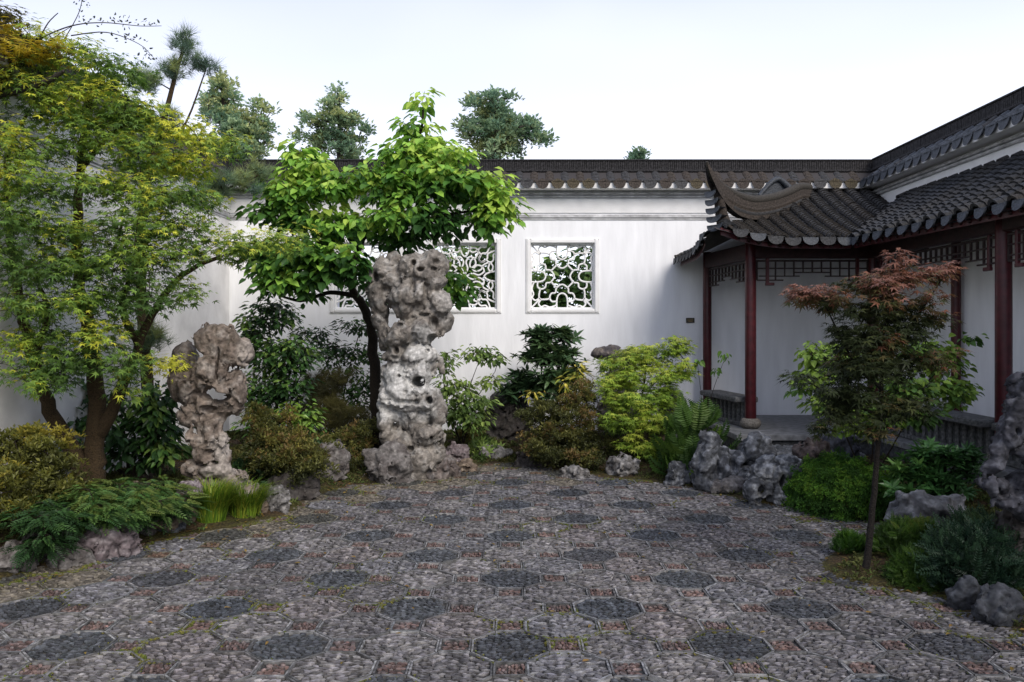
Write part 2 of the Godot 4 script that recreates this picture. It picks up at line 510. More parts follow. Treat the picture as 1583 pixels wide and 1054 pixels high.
func build_walls() -> void:
	# back wall with three latticed windows
	var back := thing("garden_wall", "long white plastered wall across the back with three latticed windows and dark tiled coping", "wall", Vector3(LEFT, 0, -BACK))
	var length := RIGHT - LEFT
	var centres := []
	for px in [566.5, 718.0, 869.5]:
		centres.append(at(px, 427.0, BACK).x - LEFT)
	var wy := at(0, 426.5, BACK).y
	var hw := 0.4555
	var hh := 0.465
	var body := Shape.new()
	var edge := [-0.30]
	for cx in centres:
		edge.append(cx - hw); edge.append(cx + hw)
	edge.append(length + 0.30)
	var lo := wy - hh
	var hi := wy + hh
	body.box(Vector3(length * 0.5, (lo - 0.3) * 0.5 , -0.17), Vector3(length + 0.6, lo + 0.3, 0.34), 0)
	body.box(Vector3(length * 0.5, (hi + 3.84) * 0.5, -0.17), Vector3(length + 0.6, 3.84 - hi, 0.34), 0)
	for k in range(0, edge.size(), 2):
		body.box(Vector3((edge[k] + edge[k + 1]) * 0.5, (lo + hi) * 0.5, -0.17), Vector3(edge[k + 1] - edge[k], hi - lo, 0.34), 0)
	put("plaster_face", body.done(), M.plaster, back)
	for k in 3:
		var fr := Shape.new()
		for s in [-1.0, 1.0]:
			fr.box(Vector3(s * (hw + 0.028), 0, 0.004), Vector3(0.056, hh * 2 + 0.112, 0.044), 0.012)
			fr.box(Vector3(0, s * (hh + 0.028), 0.004), Vector3(hw * 2 - 0.002, 0.056, 0.042), 0.012)
			fr.box(Vector3(s * (hw + 0.062), 0, 0.002), Vector3(0.012, hh * 2 + 0.136, 0.024), 0.005)
			fr.box(Vector3(0, s * (hh + 0.062), 0.002), Vector3(hw * 2 + 0.11, 0.012, 0.022), 0.005)
			fr.box(Vector3(s * (hw - 0.010), 0, -0.10), Vector3(0.020, hh * 2 - 0.004, 0.14), 0.006)
			fr.box(Vector3(0, s * (hh - 0.010), -0.10), Vector3(hw * 2 - 0.044, 0.020, 0.138), 0.006)
		var f := put("window_frame", fr.done(), M.trim, back)
		f.position = Vector3(centres[k], wy, 0)
		var l := put("window_lattice", lattice(0 if k == 2 else 1), M.trim, f)
		l.position = Vector3(0, 0, -0.09)
	coping(back, length, 0.25, length - 0.25, false, 0.335)
	# left wall
	var left := thing("garden_wall", "white plastered wall along the left side behind the maple", "wall", Vector3(LEFT, 0, 0))
	left.rotation.y = PI / 2.0
	var b2 := Shape.new()
	b2.box(Vector3(5.9, 1.77, -0.17), Vector3(11.4, 4.14, 0.34), 0)
	put("plaster_face", b2.done(), M.left_plaster, left)
	coping(left, 11.58, 2.0, 11.4, false)
	# right wall
	var right := thing("garden_wall", "white plastered wall with blue grey tiled coping above the gallery roof on the right", "wall", Vector3(RIGHT, 0, -11.58))
	right.rotation.y = -PI / 2.0
	var b3 := Shape.new()
	b3.box(Vector3(5.7, 1.77, -0.17), Vector3(11.4, 4.14, 0.34), 0)
	put("plaster_face", b3.done(), M.plaster, right)
	coping(right, 9.6, 0.2, 9.5, true)
	# small plaques on the walls
	for k in 2:
		var p := thing("wall_plaque", ["small dark plaque on the white back wall left of the gallery columns", "small dark plaque inside the gallery, half hidden by the red leaved tree"][k], "plaque", at(1067, 495, BACK - 0.012) if k == 0 else Vector3(RIGHT - 0.012, 1.79, -9.62))
		if k == 1:
			p.rotation.y = -PI / 2.0
		var s := Shape.new()
		s.box(Vector3.ZERO, Vector3(0.12, 0.07, 0.02), 0.004)
		put("plate", s.done(), M.plaque, p)
		var e := Shape.new()
		for q in 3:
			e.box(Vector3(rr(-0.005, 0.005), 0.016 - q * 0.016, 0.011), Vector3(0.085 - q * 0.012, 0.004, 0.002), 0)
		put("engraved_line", e.done(), M.brass, p)


# ---- the gallery ---------------------------------------------------------------------------------------------------------
func eave_lift(x: float) -> float:                     # the eave sweeps up towards the outer corner
	return 0.17 * pow(clampf((3.25 - x) / 0.85, 0.0, 1.0), 2.0)


func front_roof(x: float, s: float) -> Vector3:        # s 0 at the front eave, 1 where the roof meets the back wall
	var low := 2.66 + eave_lift(x)
	return Vector3(x, lerpf(low, 3.64, 0.72 * s + 0.28 * s * s), -lerpf(9.38, 11.55, s))


func hip_s(x: float) -> float:                         # where the hip cuts a front row
	return clampf((9.6 + (x - 2.4) * 1.06 - 9.38) / 2.17, 0.0, 1.0)


func left_roof(d: float, s: float) -> Vector3:         # s 0 at the left eave, 1 on the hip
	var hip_x := 2.4 + (d - 9.6) / 1.06
	var top := front_roof(hip_x, (d - 9.38) / 2.17)
	var low := 2.60 + 0.20 * pow(clampf((10.4 - d) / 0.8, 0.0, 1.0), 2.0)
	var x := lerpf(2.30, hip_x, s)
	return Vector3(x, lerpf(low, top.y, 0.78 * s + 0.22 * s * s), -d)


func right_roof(d: float, s: float) -> Vector3:        # s 0 at the gallery's eave, 1 at the right wall
	var x0 := 3.90 + (9.38 - d) * 0.095
	return Vector3(lerpf(x0, RIGHT + 0.005, s), lerpf(2.66, 3.36, 0.76 * s + 0.24 * s * s), -d)


func tile_row(path: PackedVector3Array, across: Vector3, radius: float, sh: Shape) -> void:
	for i in path.size() - 1:
		var along := (path[i + 1] - path[i]).normalized()
		var up := across.cross(along).normalized()
		if up.y < 0: up = -up
		var jig := up * rr(-0.003, 0.004) + across * rr(-0.004, 0.004)
		var r := radius * rr(0.95, 1.05)
		sh.tint = Color(1, 1, 1) * rr(0.72, 1.2)
		var prev_lo := Vector3.ZERO
		var prev_hi := Vector3.ZERO
		var prev_in := Vector3.ZERO
		for k in 6:
			var a := PI * k / 5.0
			var o := across * cos(a) * r + up * (sin(a) * r * 0.85)
			var lo := path[i] + o * 1.06 + jig + up * 0.014
			var hi := path[i + 1] + o * 0.94 + jig + along * 0.012
			var inn := path[i] + o * 0.72 + jig + up * 0.004 + along * 0.004
			if k > 0:
				sh.quad(prev_lo, lo, hi, prev_hi) if across.cross(up).dot(along) < 0 else sh.quad(lo, prev_lo, prev_hi, hi)
				sh.quad(lo, prev_lo, prev_in, inn)
			prev_lo = lo; prev_hi = hi; prev_in = inn


func gutter_row(path: PackedVector3Array, across: Vector3, half: float, sh: Shape) -> void:
	for i in path.size() - 1:
		sh.tint = Color(1, 1, 1) * rr(0.6, 1.0)
		var lift := Vector3(0, 0.010, 0)
		var drop := Vector3(0, -0.03, 0)
		for k in [-1.0, 1.0]:
			sh.quad(path[i] + drop + lift, path[i] + across * half * k + lift, path[i + 1] + across * half * k, path[i + 1] + drop)
			sh.quad(path[i] + drop + lift, path[i] + across * half * k + lift, path[i] + across * half * k - lift, path[i] + drop - lift)


func apron_mesh(wide: float) -> ArrayMesh:             # drip tile, x across, z outwards
	var drip := Shape.new()
	var rim := []
	for s in 11:
		var t := PI * s / 10.0
		rim.append(Vector3(-cos(t) * wide, -pow(sin(t), 0.8) * wide * 1.02, 0.014 + 0.012 * sin(t)))
	var thick := Vector3(0, 0.010, -0.018)
	var mid := Vector3(0, 0.0, -0.004)
	for s in 10:
		drip.tri(mid, rim[s], rim[s + 1])
		drip.tri(mid + thick, rim[s + 1] + thick, rim[s] + thick)
		drip.quad(rim[s] + thick, rim[s + 1] + thick, rim[s + 1], rim[s])
	for s in 5:
		var t0 := PI * s / 5.0
		var t1 := PI * (s + 1) / 5.0
		var b := Vector3(0, 0.035, -0.10)
		drip.quad(Vector3(-cos(t0) * wide, -sin(t0) * 0.02, 0), Vector3(-cos(t1) * wide, -sin(t1) * 0.02, 0), b + Vector3(-cos(t1) * wide, -sin(t1) * 0.02, 0), b + Vector3(-cos(t0) * wide, -sin(t0) * 0.02, 0))
	return drip.done()


func span(f: Callable, u: float, a: float, b: float, step := 0.085) -> PackedVector3Array:
	var n := maxi(1, int(f.call(u, a).distance_to(f.call(u, b)) / step))
	var p := PackedVector3Array()
	for i in n + 1:
		p.push_back(f.call(u, lerpf(a, b, float(i) / n)))
	return p


func fret(parent: Node3D, a: Vector3, b: Vector3, drop: float, arms: bool) -> void:
	# a hanging lattice between two points at its top: stepped bars, deeper at both ends
	var along := (b - a).normalized()
	var len := a.distance_to(b)
	var turn := Basis(along, Vector3.UP, along.cross(Vector3.UP))
	var sh := Shape.new()
	var bar := func(x: float, y: float, w: float, h: float) -> void: sh.box(a + along * x + Vector3(0, y, 0), Vector3(w, h, 0.026), 0.003, turn)
	bar.call(len * 0.5, -0.012, len, 0.024)
	bar.call(len * 0.5, -drop * 0.42, len, 0.016)
	var n := maxi(2, int(len / 0.105))
	for i in n + 1:
		var x := len * i / n
		var edge := minf(x, len - x)
		var deep := drop * (1.0 if edge < 0.30 else (0.80 if edge < 0.52 else 0.62))
		if i % 2 == 0:
			bar.call(x, -deep * 0.5, 0.016, deep)
		else:
			bar.call(x, -drop * 0.21, 0.016, drop * 0.42)
			bar.call(x, -(drop * 0.42 + deep) * 0.5 + 0.004, 0.012, deep - drop * 0.42)
	for e in [0.0, 1.0]:
		var s := 1.0 if e == 0.0 else -1.0
		bar.call(len * e + s * 0.16, -drop, 0.32, 0.016)
		bar.call(len * e + s * 0.27, -drop * 0.80, 0.50, 0.014)
	bar.call(len * 0.5, -drop * 0.62, maxf(len - 0.9, 0.1), 0.014)
	put("hanging_lattice", sh.done(), M.fretwork, parent)
	if arms:
		for e in [0.0, 1.0]:
			var s := 1.0 if e == 0.0 else -1.0
			var br := Shape.new()
			var c := a.lerp(b, e) + along * s * 0.125
			br.box(c + Vector3(0, -drop * 0.55, 0), Vector3(0.04, drop * 1.3, 0.035), 0.006, turn)
			br.box(c + along * s * 0.03 + Vector3(0, -drop * 1.19, 0), Vector3(0.11, 0.035, 0.038), 0.006, turn)
			put("lattice_post", br.done(), M.lacquer, parent)


func bench(parent: Node3D, a: Vector3, b: Vector3, h: float) -> void:
	var along := (b - a).normalized()
	var len := a.distance_to(b)
	var out := along.cross(Vector3.UP)
	var turn := Basis(along, Vector3.UP, out)
	var mid := (a + b) * 0.5
	var seat := Shape.new()
	seat.box(mid + Vector3(0, h - 0.035, 0), Vector3(len, 0.07, 0.30), 0.012, turn)
	put("bench_seat", seat.done(), M.bench, parent)
	var rail := Shape.new()
	rail.box(mid + Vector3(0, PLAT + 0.03, 0), Vector3(len, 0.05, 0.10), 0.008, turn)
	put("bench_rail", rail.done(), M.bench, parent)
	var back := Shape.new()
	back.box(mid + Vector3(0, (h + PLAT) * 0.5 - 0.015, 0), Vector3(len - 0.04, h - PLAT - 0.13, 0.03), 0.004, turn)
	put("bench_panel", back.done(), M.bench_dark, parent)
	var slat := Shape.new()
	slat.box(Vector3(0, (h + PLAT) * 0.5 - 0.010, 0), Vector3(0.058, h - PLAT - 0.12, 0.075), 0.008, turn)
	var sm := slat.done()
	var n := int(len / 0.125)
	for i in n:
		put("bench_slat", sm, M.bench, parent).position = a + along * (len * (i + 0.5) / n)


func column(parent: Node3D, x: float, d: float, r: float, top: float, y0: float) -> void:
	var base := Shape.new()
	base.lathe(Vector3(x, y0, -d), [Vector2(0.001, 0), Vector2(r * 1.25, 0), Vector2(r * 1.75, 0.035), Vector2(r * 1.85, 0.075), Vector2(r * 1.6, 0.115), Vector2(r * 1.3, 0.125), Vector2(0.001, 0.126)], 24)
	put("column_base", base.done(), M.base_stone, parent)
	var c := Shape.new()
	c.lathe(Vector3(x, y0 + 0.12, -d), [Vector2(0.001, 0), Vector2(r, 0), Vector2(r * 0.985, (top - y0) * 0.5), Vector2(r * 0.95, top - y0 - 0.12), Vector2(0.001, top - y0 - 0.119)], 24)
	put("column", c.done(), M.lacquer, parent)


func build_gallery() -> void:
	var g := thing("covered_gallery", "Chinese covered gallery with dark red columns and upturned grey tiled roof", "pavilion")
	# floor and steps
	var f := Shape.new()
	f.prism(PackedVector3Array([Vector3(2.60, 0, -9.40), Vector3(4.20, 0, -9.40), Vector3(4.20, 0, -5.0), Vector3(5.09, 0, -5.0), Vector3(5.09, 0, -11.59), Vector3(2.60, 0, -11.59)]), Vector3(0, PLAT - 0.07, 0))
	put("plinth", f.done(), M.bench_dark, g)
	var slabs := [[2.58, 4.18, 9.36, 9.86], [2.58, 4.18, 9.864, 10.72], [2.58, 4.18, 10.724, 11.585]]
	for k in 7:
		slabs.append([4.184, 5.085, 4.98 + k * 0.945, 4.98 + (k + 1) * 0.945 - 0.004])
	for s in slabs:
		var q := Shape.new()
		q.box(Vector3((s[0] + s[1]) * 0.5, PLAT - 0.035 + rr(-0.0015, 0.0015), -(s[2] + s[3]) * 0.5), Vector3(s[1] - s[0], 0.07, s[3] - s[2]), 0.006)
		put("floor_slab", q.done(), M.floor_stone, g)
	# columns
	column(g, 2.92, 9.98, 0.068, 2.70, PLAT)
	column(g, 2.72, 11.36, 0.060, 2.70, PLAT)
	column(g, 4.42, 9.98, 0.066, 2.72, PLAT)
	column(g, 4.42, 7.33, 0.071, 2.72, PLAT)
	column(g, 4.42, 4.9, 0.071, 2.72, PLAT)
	column(g, 5.02, 9.22, 0.052, 3.00, PLAT)
	# beams
	var beams := [
		[Vector3(2.92, 2.575, -9.98), Vector3(2.72, 2.575, -11.36), 0.20, 0.09],
		[Vector3(2.92, 2.585, -9.98), Vector3(4.42, 2.585, -9.98), 0.19, 0.09],
		[Vector3(4.42, 2.585, -9.98), Vector3(4.42, 2.585, -4.9), 0.19, 0.09],
		[Vector3(4.42, 2.66, -7.33), Vector3(5.09, 2.66, -7.33), 0.18, 0.08],
		[Vector3(4.42, 2.66, -9.98), Vector3(5.09, 2.66, -9.98), 0.18, 0.08]]
	for b in beams:
		var along: Vector3 = (b[1] - b[0]).normalized()
		var q := Shape.new()
		q.box((b[0] + b[1]) * 0.5, Vector3(b[0].distance_to(b[1]), b[2], b[3]), 0.012, Basis(along, Vector3.UP, along.cross(Vector3.UP)))
		put("beam", q.done(), M.lacquer_dark, g)
	# fascia boards under the eaves
	var fas := Shape.new()
	var eaves := []
	for k in 25:
		var x := lerpf(2.42, 3.93, k / 24.0)
		eaves.append(front_roof(x, 0.03) - Vector3(0, 0.12, 0))
	for k in 24:
		fas.quad(eaves[k], eaves[k + 1], eaves[k + 1] + Vector3(0, 0.085, 0), eaves[k] + Vector3(0, 0.085, 0))
		fas.quad(eaves[k] + Vector3(0, 0, -0.03), eaves[k] + Vector3(0, 0.085, -0.03), eaves[k + 1] + Vector3(0, 0.085, -0.03), eaves[k + 1] + Vector3(0, 0, -0.03))
		fas.quad(eaves[k], eaves[k] + Vector3(0, 0, -0.03), eaves[k + 1] + Vector3(0, 0, -0.03), eaves[k + 1])
	put("fascia_board", fas.done(), M.lacquer, g)
	fas = Shape.new()
	for k in 12:
		var p := left_roof(lerpf(9.75, 11.5, k / 12.0), 0.04) - Vector3(0, 0.11, 0)
		var q := left_roof(lerpf(9.75, 11.5, (k + 1) / 12.0), 0.04) - Vector3(0, 0.11, 0)
		fas.quad(q, p, p + Vector3(0, 0.08, 0), q + Vector3(0, 0.08, 0))
	put("fascia_board", fas.done(), M.lacquer, g)
	fas = Shape.new()
	for k in 12:
		var p := right_roof(lerpf(9.38, 4.9, k / 12.0), 0.03) - Vector3(0, 0.12, 0)
		var q := right_roof(lerpf(9.38, 4.9, (k + 1) / 12.0), 0.03) - Vector3(0, 0.12, 0)
		fas.quad(p, q, q + Vector3(0, 0.085, 0), p + Vector3(0, 0.085, 0))
	put("fascia_board", fas.done(), M.lacquer, g)
	# boarding under the tiles
	var under := Shape.new()
	var dn := Vector3(0, -0.055, 0)
	for k in 24:
		var x0 := lerpf(2.36, 5.09, k / 24.0)
		var x1 := lerpf(2.36, 5.09, (k + 1) / 24.0)
		for j in 6:
			var f0 := func(x: float, t: float) -> Vector3:
				var lo := 0.0 if x < 3.95 else clampf((x - 3.95) / 2.17, 0.0, 1.0)
				return front_roof(x, lerpf(lo, hip_s(x), t)) + dn
			under.quad(f0.call(x0, j / 6.0), f0.call(x1, j / 6.0), f0.call(x1, (j + 1) / 6.0), f0.call(x0, (j + 1) / 6.0))
	for k in 16:
		var d0 := lerpf(9.62, 11.58, k / 16.0)
		var d1 := lerpf(9.62, 11.58, (k + 1) / 16.0)
		for j in 4:
			under.quad(left_roof(d0, j / 4.0) + dn, left_roof(d1, j / 4.0) + dn, left_roof(d1, (j + 1) / 4.0) + dn, left_roof(d0, (j + 1) / 4.0) + dn)
	for k in 30:
		var d0 := lerpf(4.9, 10.6, k / 30.0)
		var d1 := lerpf(4.9, 10.6, (k + 1) / 30.0)
		for j in 5:
			var lo0 := 0.0 if d0 < 9.38 else (d0 - 9.38) / 1.22
			var lo1 := 0.0 if d1 < 9.38 else (d1 - 9.38) / 1.22
			under.quad(right_roof(d0, lerpf(lo0, 1.0, j / 5.0)) + dn, right_roof(d1, lerpf(lo1, 1.0, j / 5.0)) + dn, right_roof(d1, lerpf(lo1, 1.0, (j + 1) / 5.0)) + dn, right_roof(d0, lerpf(lo0, 1.0, (j + 1) / 5.0)) + dn)
	put("roof_boarding", under.done(), M.tile_under, g)
	# rafters under the boards
	for k in 12:
		var sh := Shape.new()
		var x := 2.62 + k * 0.12
		var p := front_roof(x, 0.02) + Vector3(0, -0.085, 0)
		var q := front_roof(x, minf(hip_s(x), 0.5)) + Vector3(0, -0.085, 0)
		sh.tube(PackedVector3Array([p, q]), PackedFloat32Array([0.022, 0.022]), 6)
		put("rafter", sh.done(), M.lacquer_dark, g)
	for k in 34:
		var sh := Shape.new()
		var d := 5.0 + k * 0.13
		sh.tube(PackedVector3Array([right_roof(d, 0.02) + Vector3(0, -0.085, 0), right_roof(d, 0.95) + Vector3(0, -0.085, 0)]), PackedFloat32Array([0.022, 0.022]), 6)
		put("rafter", sh.done(), M.lacquer_dark, g)
	# tiles: front slope
	var apron := apron_mesh(0.092)
	var gut := Shape.new()
	var x := 2.52
	while x < 5.05:
		var lo := 0.0 if x < 3.93 else clampf((x - 3.93) / 2.17 * 1.02, 0.0, 1.0)
		var hi := hip_s(x)
		if hi - lo > 0.03:
			var row := Shape.new()
			tile_row(span(front_roof, x, lo, hi, 0.07), Vector3.RIGHT, 0.062, row)
			put("tile_row", row.done(), [M.tile_row, M.tile_row_b, M.tile_row_c][rng.randi() % 3], g)
		var gx := x + 0.1
		lo = 0.0 if gx < 3.93 else clampf((gx - 3.93) / 2.17, 0.0, 1.0)
		if hip_s(gx) - lo > 0.03:
			gutter_row(span(front_roof, gx, lo, hip_s(gx), 0.09), Vector3.RIGHT, 0.06, gut)
		if gx < 3.95:
			var a := put("drip_tile", apron, M.tile_blue if rng.randf() < 0.35 else M.tile_pale, g)
			a.position = front_roof(gx, 0.0) + Vector3(0, 0.012 + rr(-0.006, 0.006), 0.035)
			a.rotation = Vector3(-0.1 + rr(-0.06, 0.06), rr(-0.06, 0.06), -0.35 * eave_lift(x) + rr(-0.04, 0.04))
		x += 0.2
	# left slope
	var d := 9.80
	while d < 11.5:
		var row := Shape.new()
		tile_row(span(left_roof, d, 0.0, 1.0, 0.07), Vector3(0, 0, 1), 0.062, row)
		put("tile_row", row.done(), [M.tile_row, M.tile_row_b, M.tile_row_c][rng.randi() % 3], g)
		gutter_row(span(left_roof, d + 0.1, 0.0, 1.0, 0.09), Vector3(0, 0, 1), 0.06, gut)
		var a := put("drip_tile", apron, M.tile_blue if rng.randf() < 0.5 else M.tile, g)
		a.position = left_roof(d - 0.1, 0.0) + Vector3(-0.035, 0.012, 0)
		a.rotation = Vector3(0, -PI / 2.0 + rr(-0.06, 0.06), rr(-0.05, 0.05))
		d += 0.2
	# the gallery's own slope
	d = 10.5
	while d > 4.9:
		var lo := 0.0 if d < 9.40 else (d - 9.40) / 1.2
		if lo < 0.95:
			var row := Shape.new()
			tile_row(span(right_roof, d, lo, 1.0, 0.07), Vector3(0, 0, 1), 0.068, row)
			put("tile_row", row.done(), [M.tile_row, M.tile_row_b, M.tile_row_c][rng.randi() % 3], g)
			gutter_row(span(right_roof, d - 0.1175, maxf(0.0, (d - 0.1175 - 9.40) / 1.2), 1.0, 0.09), Vector3(0, 0, 1), 0.07, gut)
		if d < 9.45:
			var a := put("drip_tile", apron, M.tile_blue, g)
			a.position = right_roof(d - 0.1175, 0.0) + Vector3(-0.035, 0.012 + rr(-0.006, 0.006), 0)
			a.rotation = Vector3(-0.08 + rr(-0.05, 0.05), -PI / 2.0 + rr(-0.08, 0.08), rr(-0.05, 0.05))
		d -= 0.235
	put("gutter_tiles", gut.done(), M.tile_row, g)
	# hip ridge: a thick wall of stacked tiles that sweeps down and flicks up into a horn
	var crest := path_of([at(1250, 290, 11.25), at(1236, 289, 11.0), at(1218, 297, 10.8), at(1195, 305, 10.5), at(1166, 309, 10.2), at(1143, 304, 10.0), at(1121, 292, 9.8), at(1106, 277, 9.64), at(1097, 263, 9.55), at(1092, 250, 9.50)], 5)
	var wallr := Shape.new()
	var m := crest.size()
	for side in [-1.0, 1.0]:
		for i in m - 1:
			var off := func(k: int) -> Vector3:
				var t := (crest[mini(k + 1, m - 1)] - crest[maxi(k - 1, 0)])
				var flat := Vector3(-t.z, 0, t.x).normalized()
				return flat * side * (0.045 if k < m - 8 else lerpf(0.045, 0.012, (k - m + 8) / 8.0))
			var foot := func(k: int) -> Vector3:
				var c := crest[k]
				var y := c.y - 0.25
				if k > m - 20:
					y = maxf(y, lerpf(c.y - 0.25, c.y - 0.04, clampf((k - m + 20) / 20.0, 0, 1)))
				return Vector3(c.x, y, c.z)
			var a: Vector3 = crest[i] + off.call(i)
			var b: Vector3 = crest[i + 1] + off.call(i + 1)
			var e: Vector3 = foot.call(i + 1) + off.call(i + 1)
			var h: Vector3 = foot.call(i) + off.call(i)
			if side > 0: wallr.quad(a, b, e, h)
			else: wallr.quad(b, a, h, e)
	put("hip_ridge", wallr.done(), M.tile_brown, g)
	var roll := Shape.new()
	var radii := PackedFloat32Array()
	for i in m:
		radii.push_back(lerpf(0.058, 0.016, clampf((i - m + 22) / 22.0, 0, 1)))
	roll.tube(crest, radii, 10)
	var under_roll := PackedVector3Array()
	var r2 := PackedFloat32Array()
	for i in m:
		under_roll.push_back(crest[i] - Vector3(0, radii[i] * 1.35, 0))
		r2.push_back(radii[i] * 0.72)
	roll.tube(under_roll, r2, 8)
	put("ridge_roll", roll.done(), M.ridge_plaster, g)
	for k in 2:
		var course := PackedVector3Array()
		var cr := PackedFloat32Array()
		for i in range(0, m - 14 + k * -3):
			course.push_back(crest[i] - Vector3(0, 0.125 + k * 0.055, 0))
			cr.push_back(0.064)
		var cs := Shape.new()
		cs.tube(course, cr, 4)
		put("ridge_course", cs.done(), M.tile_brown if k == 0 else M.tile, g)
	var stem := Shape.new()
	stem.tube(path_of([at(1122, 356, 9.78), at(1116, 335, 9.78), at(1112, 312, 9.74), at(1108, 288, 9.68)], 4), taper(13, 0.10, 0.05), 8)
	put("corner_block", stem.done(), M.tile_brown, g)
	# stacked corner tiles under the horn
	for k in 5:
		var a := put("corner_tile", apron, M.tile_blue, g)
		a.position = Vector3(2.40 - 0.012 * k, 2.86 + k * 0.10, -9.62 - 0.01 * k)
		a.rotation = Vector3(-0.15, -0.75, 0.12)
		a.scale = Vector3(1.1 - k * 0.08, 1.0, 1.6)
	# rounded end of the roof ridge behind the hip
	var cap := PackedVector3Array([Vector3(-0.30, -0.30, 0), Vector3(0.30, -0.30, 0), Vector3(0.30, -0.10, 0), Vector3(0.16, 0.06, 0), Vector3(0.06, 0.13, 0), Vector3(-0.04, 0.12, 0), Vector3(-0.10, 0.04, 0), Vector3(-0.22, -0.06, 0), Vector3(-0.30, -0.18, 0)])
	var endp := Shape.new()
	endp.prism(cap, Vector3(0, 0, 0.05))
	var ep := put("ridge_end", endp.done(), M.tile_blue, g)
	ep.position = at(1196, 290, 11.0)
	ep.rotation.y = 0.25
	ep.scale = Vector3(0.82, 0.80, 1.0)
	var er := Shape.new()
	er.tube(path_of([Vector3(-0.30, -0.16, 0.05), Vector3(-0.20, -0.04, 0.05), Vector3(-0.09, 0.07, 0.05), Vector3(0.02, 0.13, 0.05), Vector3(0.12, 0.09, 0.06), Vector3(0.26, -0.06, 0.10), Vector3(0.34, -0.16, 0.12)], 4), taper(25, 0.035, 0.055), 8)
	put("end_roll", er.done(), M.tile_blue, ep)
	# hanging lattices and benches
	fret(g, Vector3(2.90, 2.465, -10.06), Vector3(2.74, 2.465, -11.30), 0.24, false)
	fret(g, Vector3(3.0, 2.475, -9.98), Vector3(4.35, 2.475, -9.98), 0.25, true)
	fret(g, Vector3(4.42, 2.475, -9.90), Vector3(4.42, 2.475, -7.42), 0.25, true)
	fret(g, Vector3(4.42, 2.475, -7.25), Vector3(4.42, 2.475, -4.98), 0.25, true)
	bench(g, Vector3(2.74, 0, -11.28), Vector3(2.90, 0, -10.07), 0.79)
	bench(g, Vector3(4.40, 0, -9.90), Vector3(4.40, 0, -7.42), 0.79)
	bench(g, Vector3(4.40, 0, -7.24), Vector3(4.40, 0, -5.0), 0.79)


# ---- ground, paving, planting soil ----------------------------------------------------------------------------------------
var court := PackedVector2Array()     # outline of the paving: (x, -z)


func outline_court() -> void:
	court.append_array([Vector2(-3.62, 1.6), Vector2(-3.5, 4.4)])
	for p in [Vector2(0, 893), Vector2(100, 866), Vector2(160, 853), Vector2(230, 838), Vector2(300, 826), Vector2(400, 806), Vector2(440, 796), Vector2(475, 770), Vector2(545, 750), Vector2(600, 746), Vector2(700, 728), Vector2(750, 717), Vector2(800, 715), Vector2(860, 724), Vector2(930, 738), Vector2(1000, 743), Vector2(1050, 750), Vector2(1110, 760), Vector2(1150, 773), Vector2(1220, 783), Vector2(1300, 802), Vector2(1385, 812), Vector2(1345, 832), Vector2(1300, 850), Vector2(1272, 868), Vector2(1285, 888), Vector2(1330, 903), Vector2(1400, 915), Vector2(1470, 926), Vector2(1490, 948), Vector2(1540, 966), Vector2(1600, 985)]:
		var g := ground_at(p.x, p.y)
		court.append(Vector2(g.x, -g.z))
	court.append_array([Vector2(3.0, 3.6), Vector2(3.2, 1.6)])


func beyond_paving(x: float, d: float) -> float:        # metres outside the paving; negative inside
	var p := Vector2(x, d)
	var best := 1e9
	for i in court.size():
		best = minf(best, p.distance_squared_to(Geometry2D.get_closest_point_to_segment(p, court[i], court[(i + 1) % court.size()])))
	best = sqrt(best)
	return -best if Geometry2D.is_point_in_polygon(p, court) else best


func soil_height(x: float, d: float) -> float:
	var s := beyond_paving(x, d)
	if s < 0.0:
		return maxf(-0.03, 0.012 + s * 0.5)
	return 0.012 + 0.17 * smoothstep(0.0, 0.75, s) + 0.035 * noise_bed.get_noise_2d(x * 10.0, d * 10.0) * smoothstep(0.0, 0.2, s)


func on_soil(px: float, py: float) -> Vector3:          # where that bearing meets the soil
	var h := 0.1
	var g := Vector3.ZERO
	for i in 4:
		g = ground_at(px, py, h)
		h = soil_height(g.x, -g.z)
	g.y = h
	return g


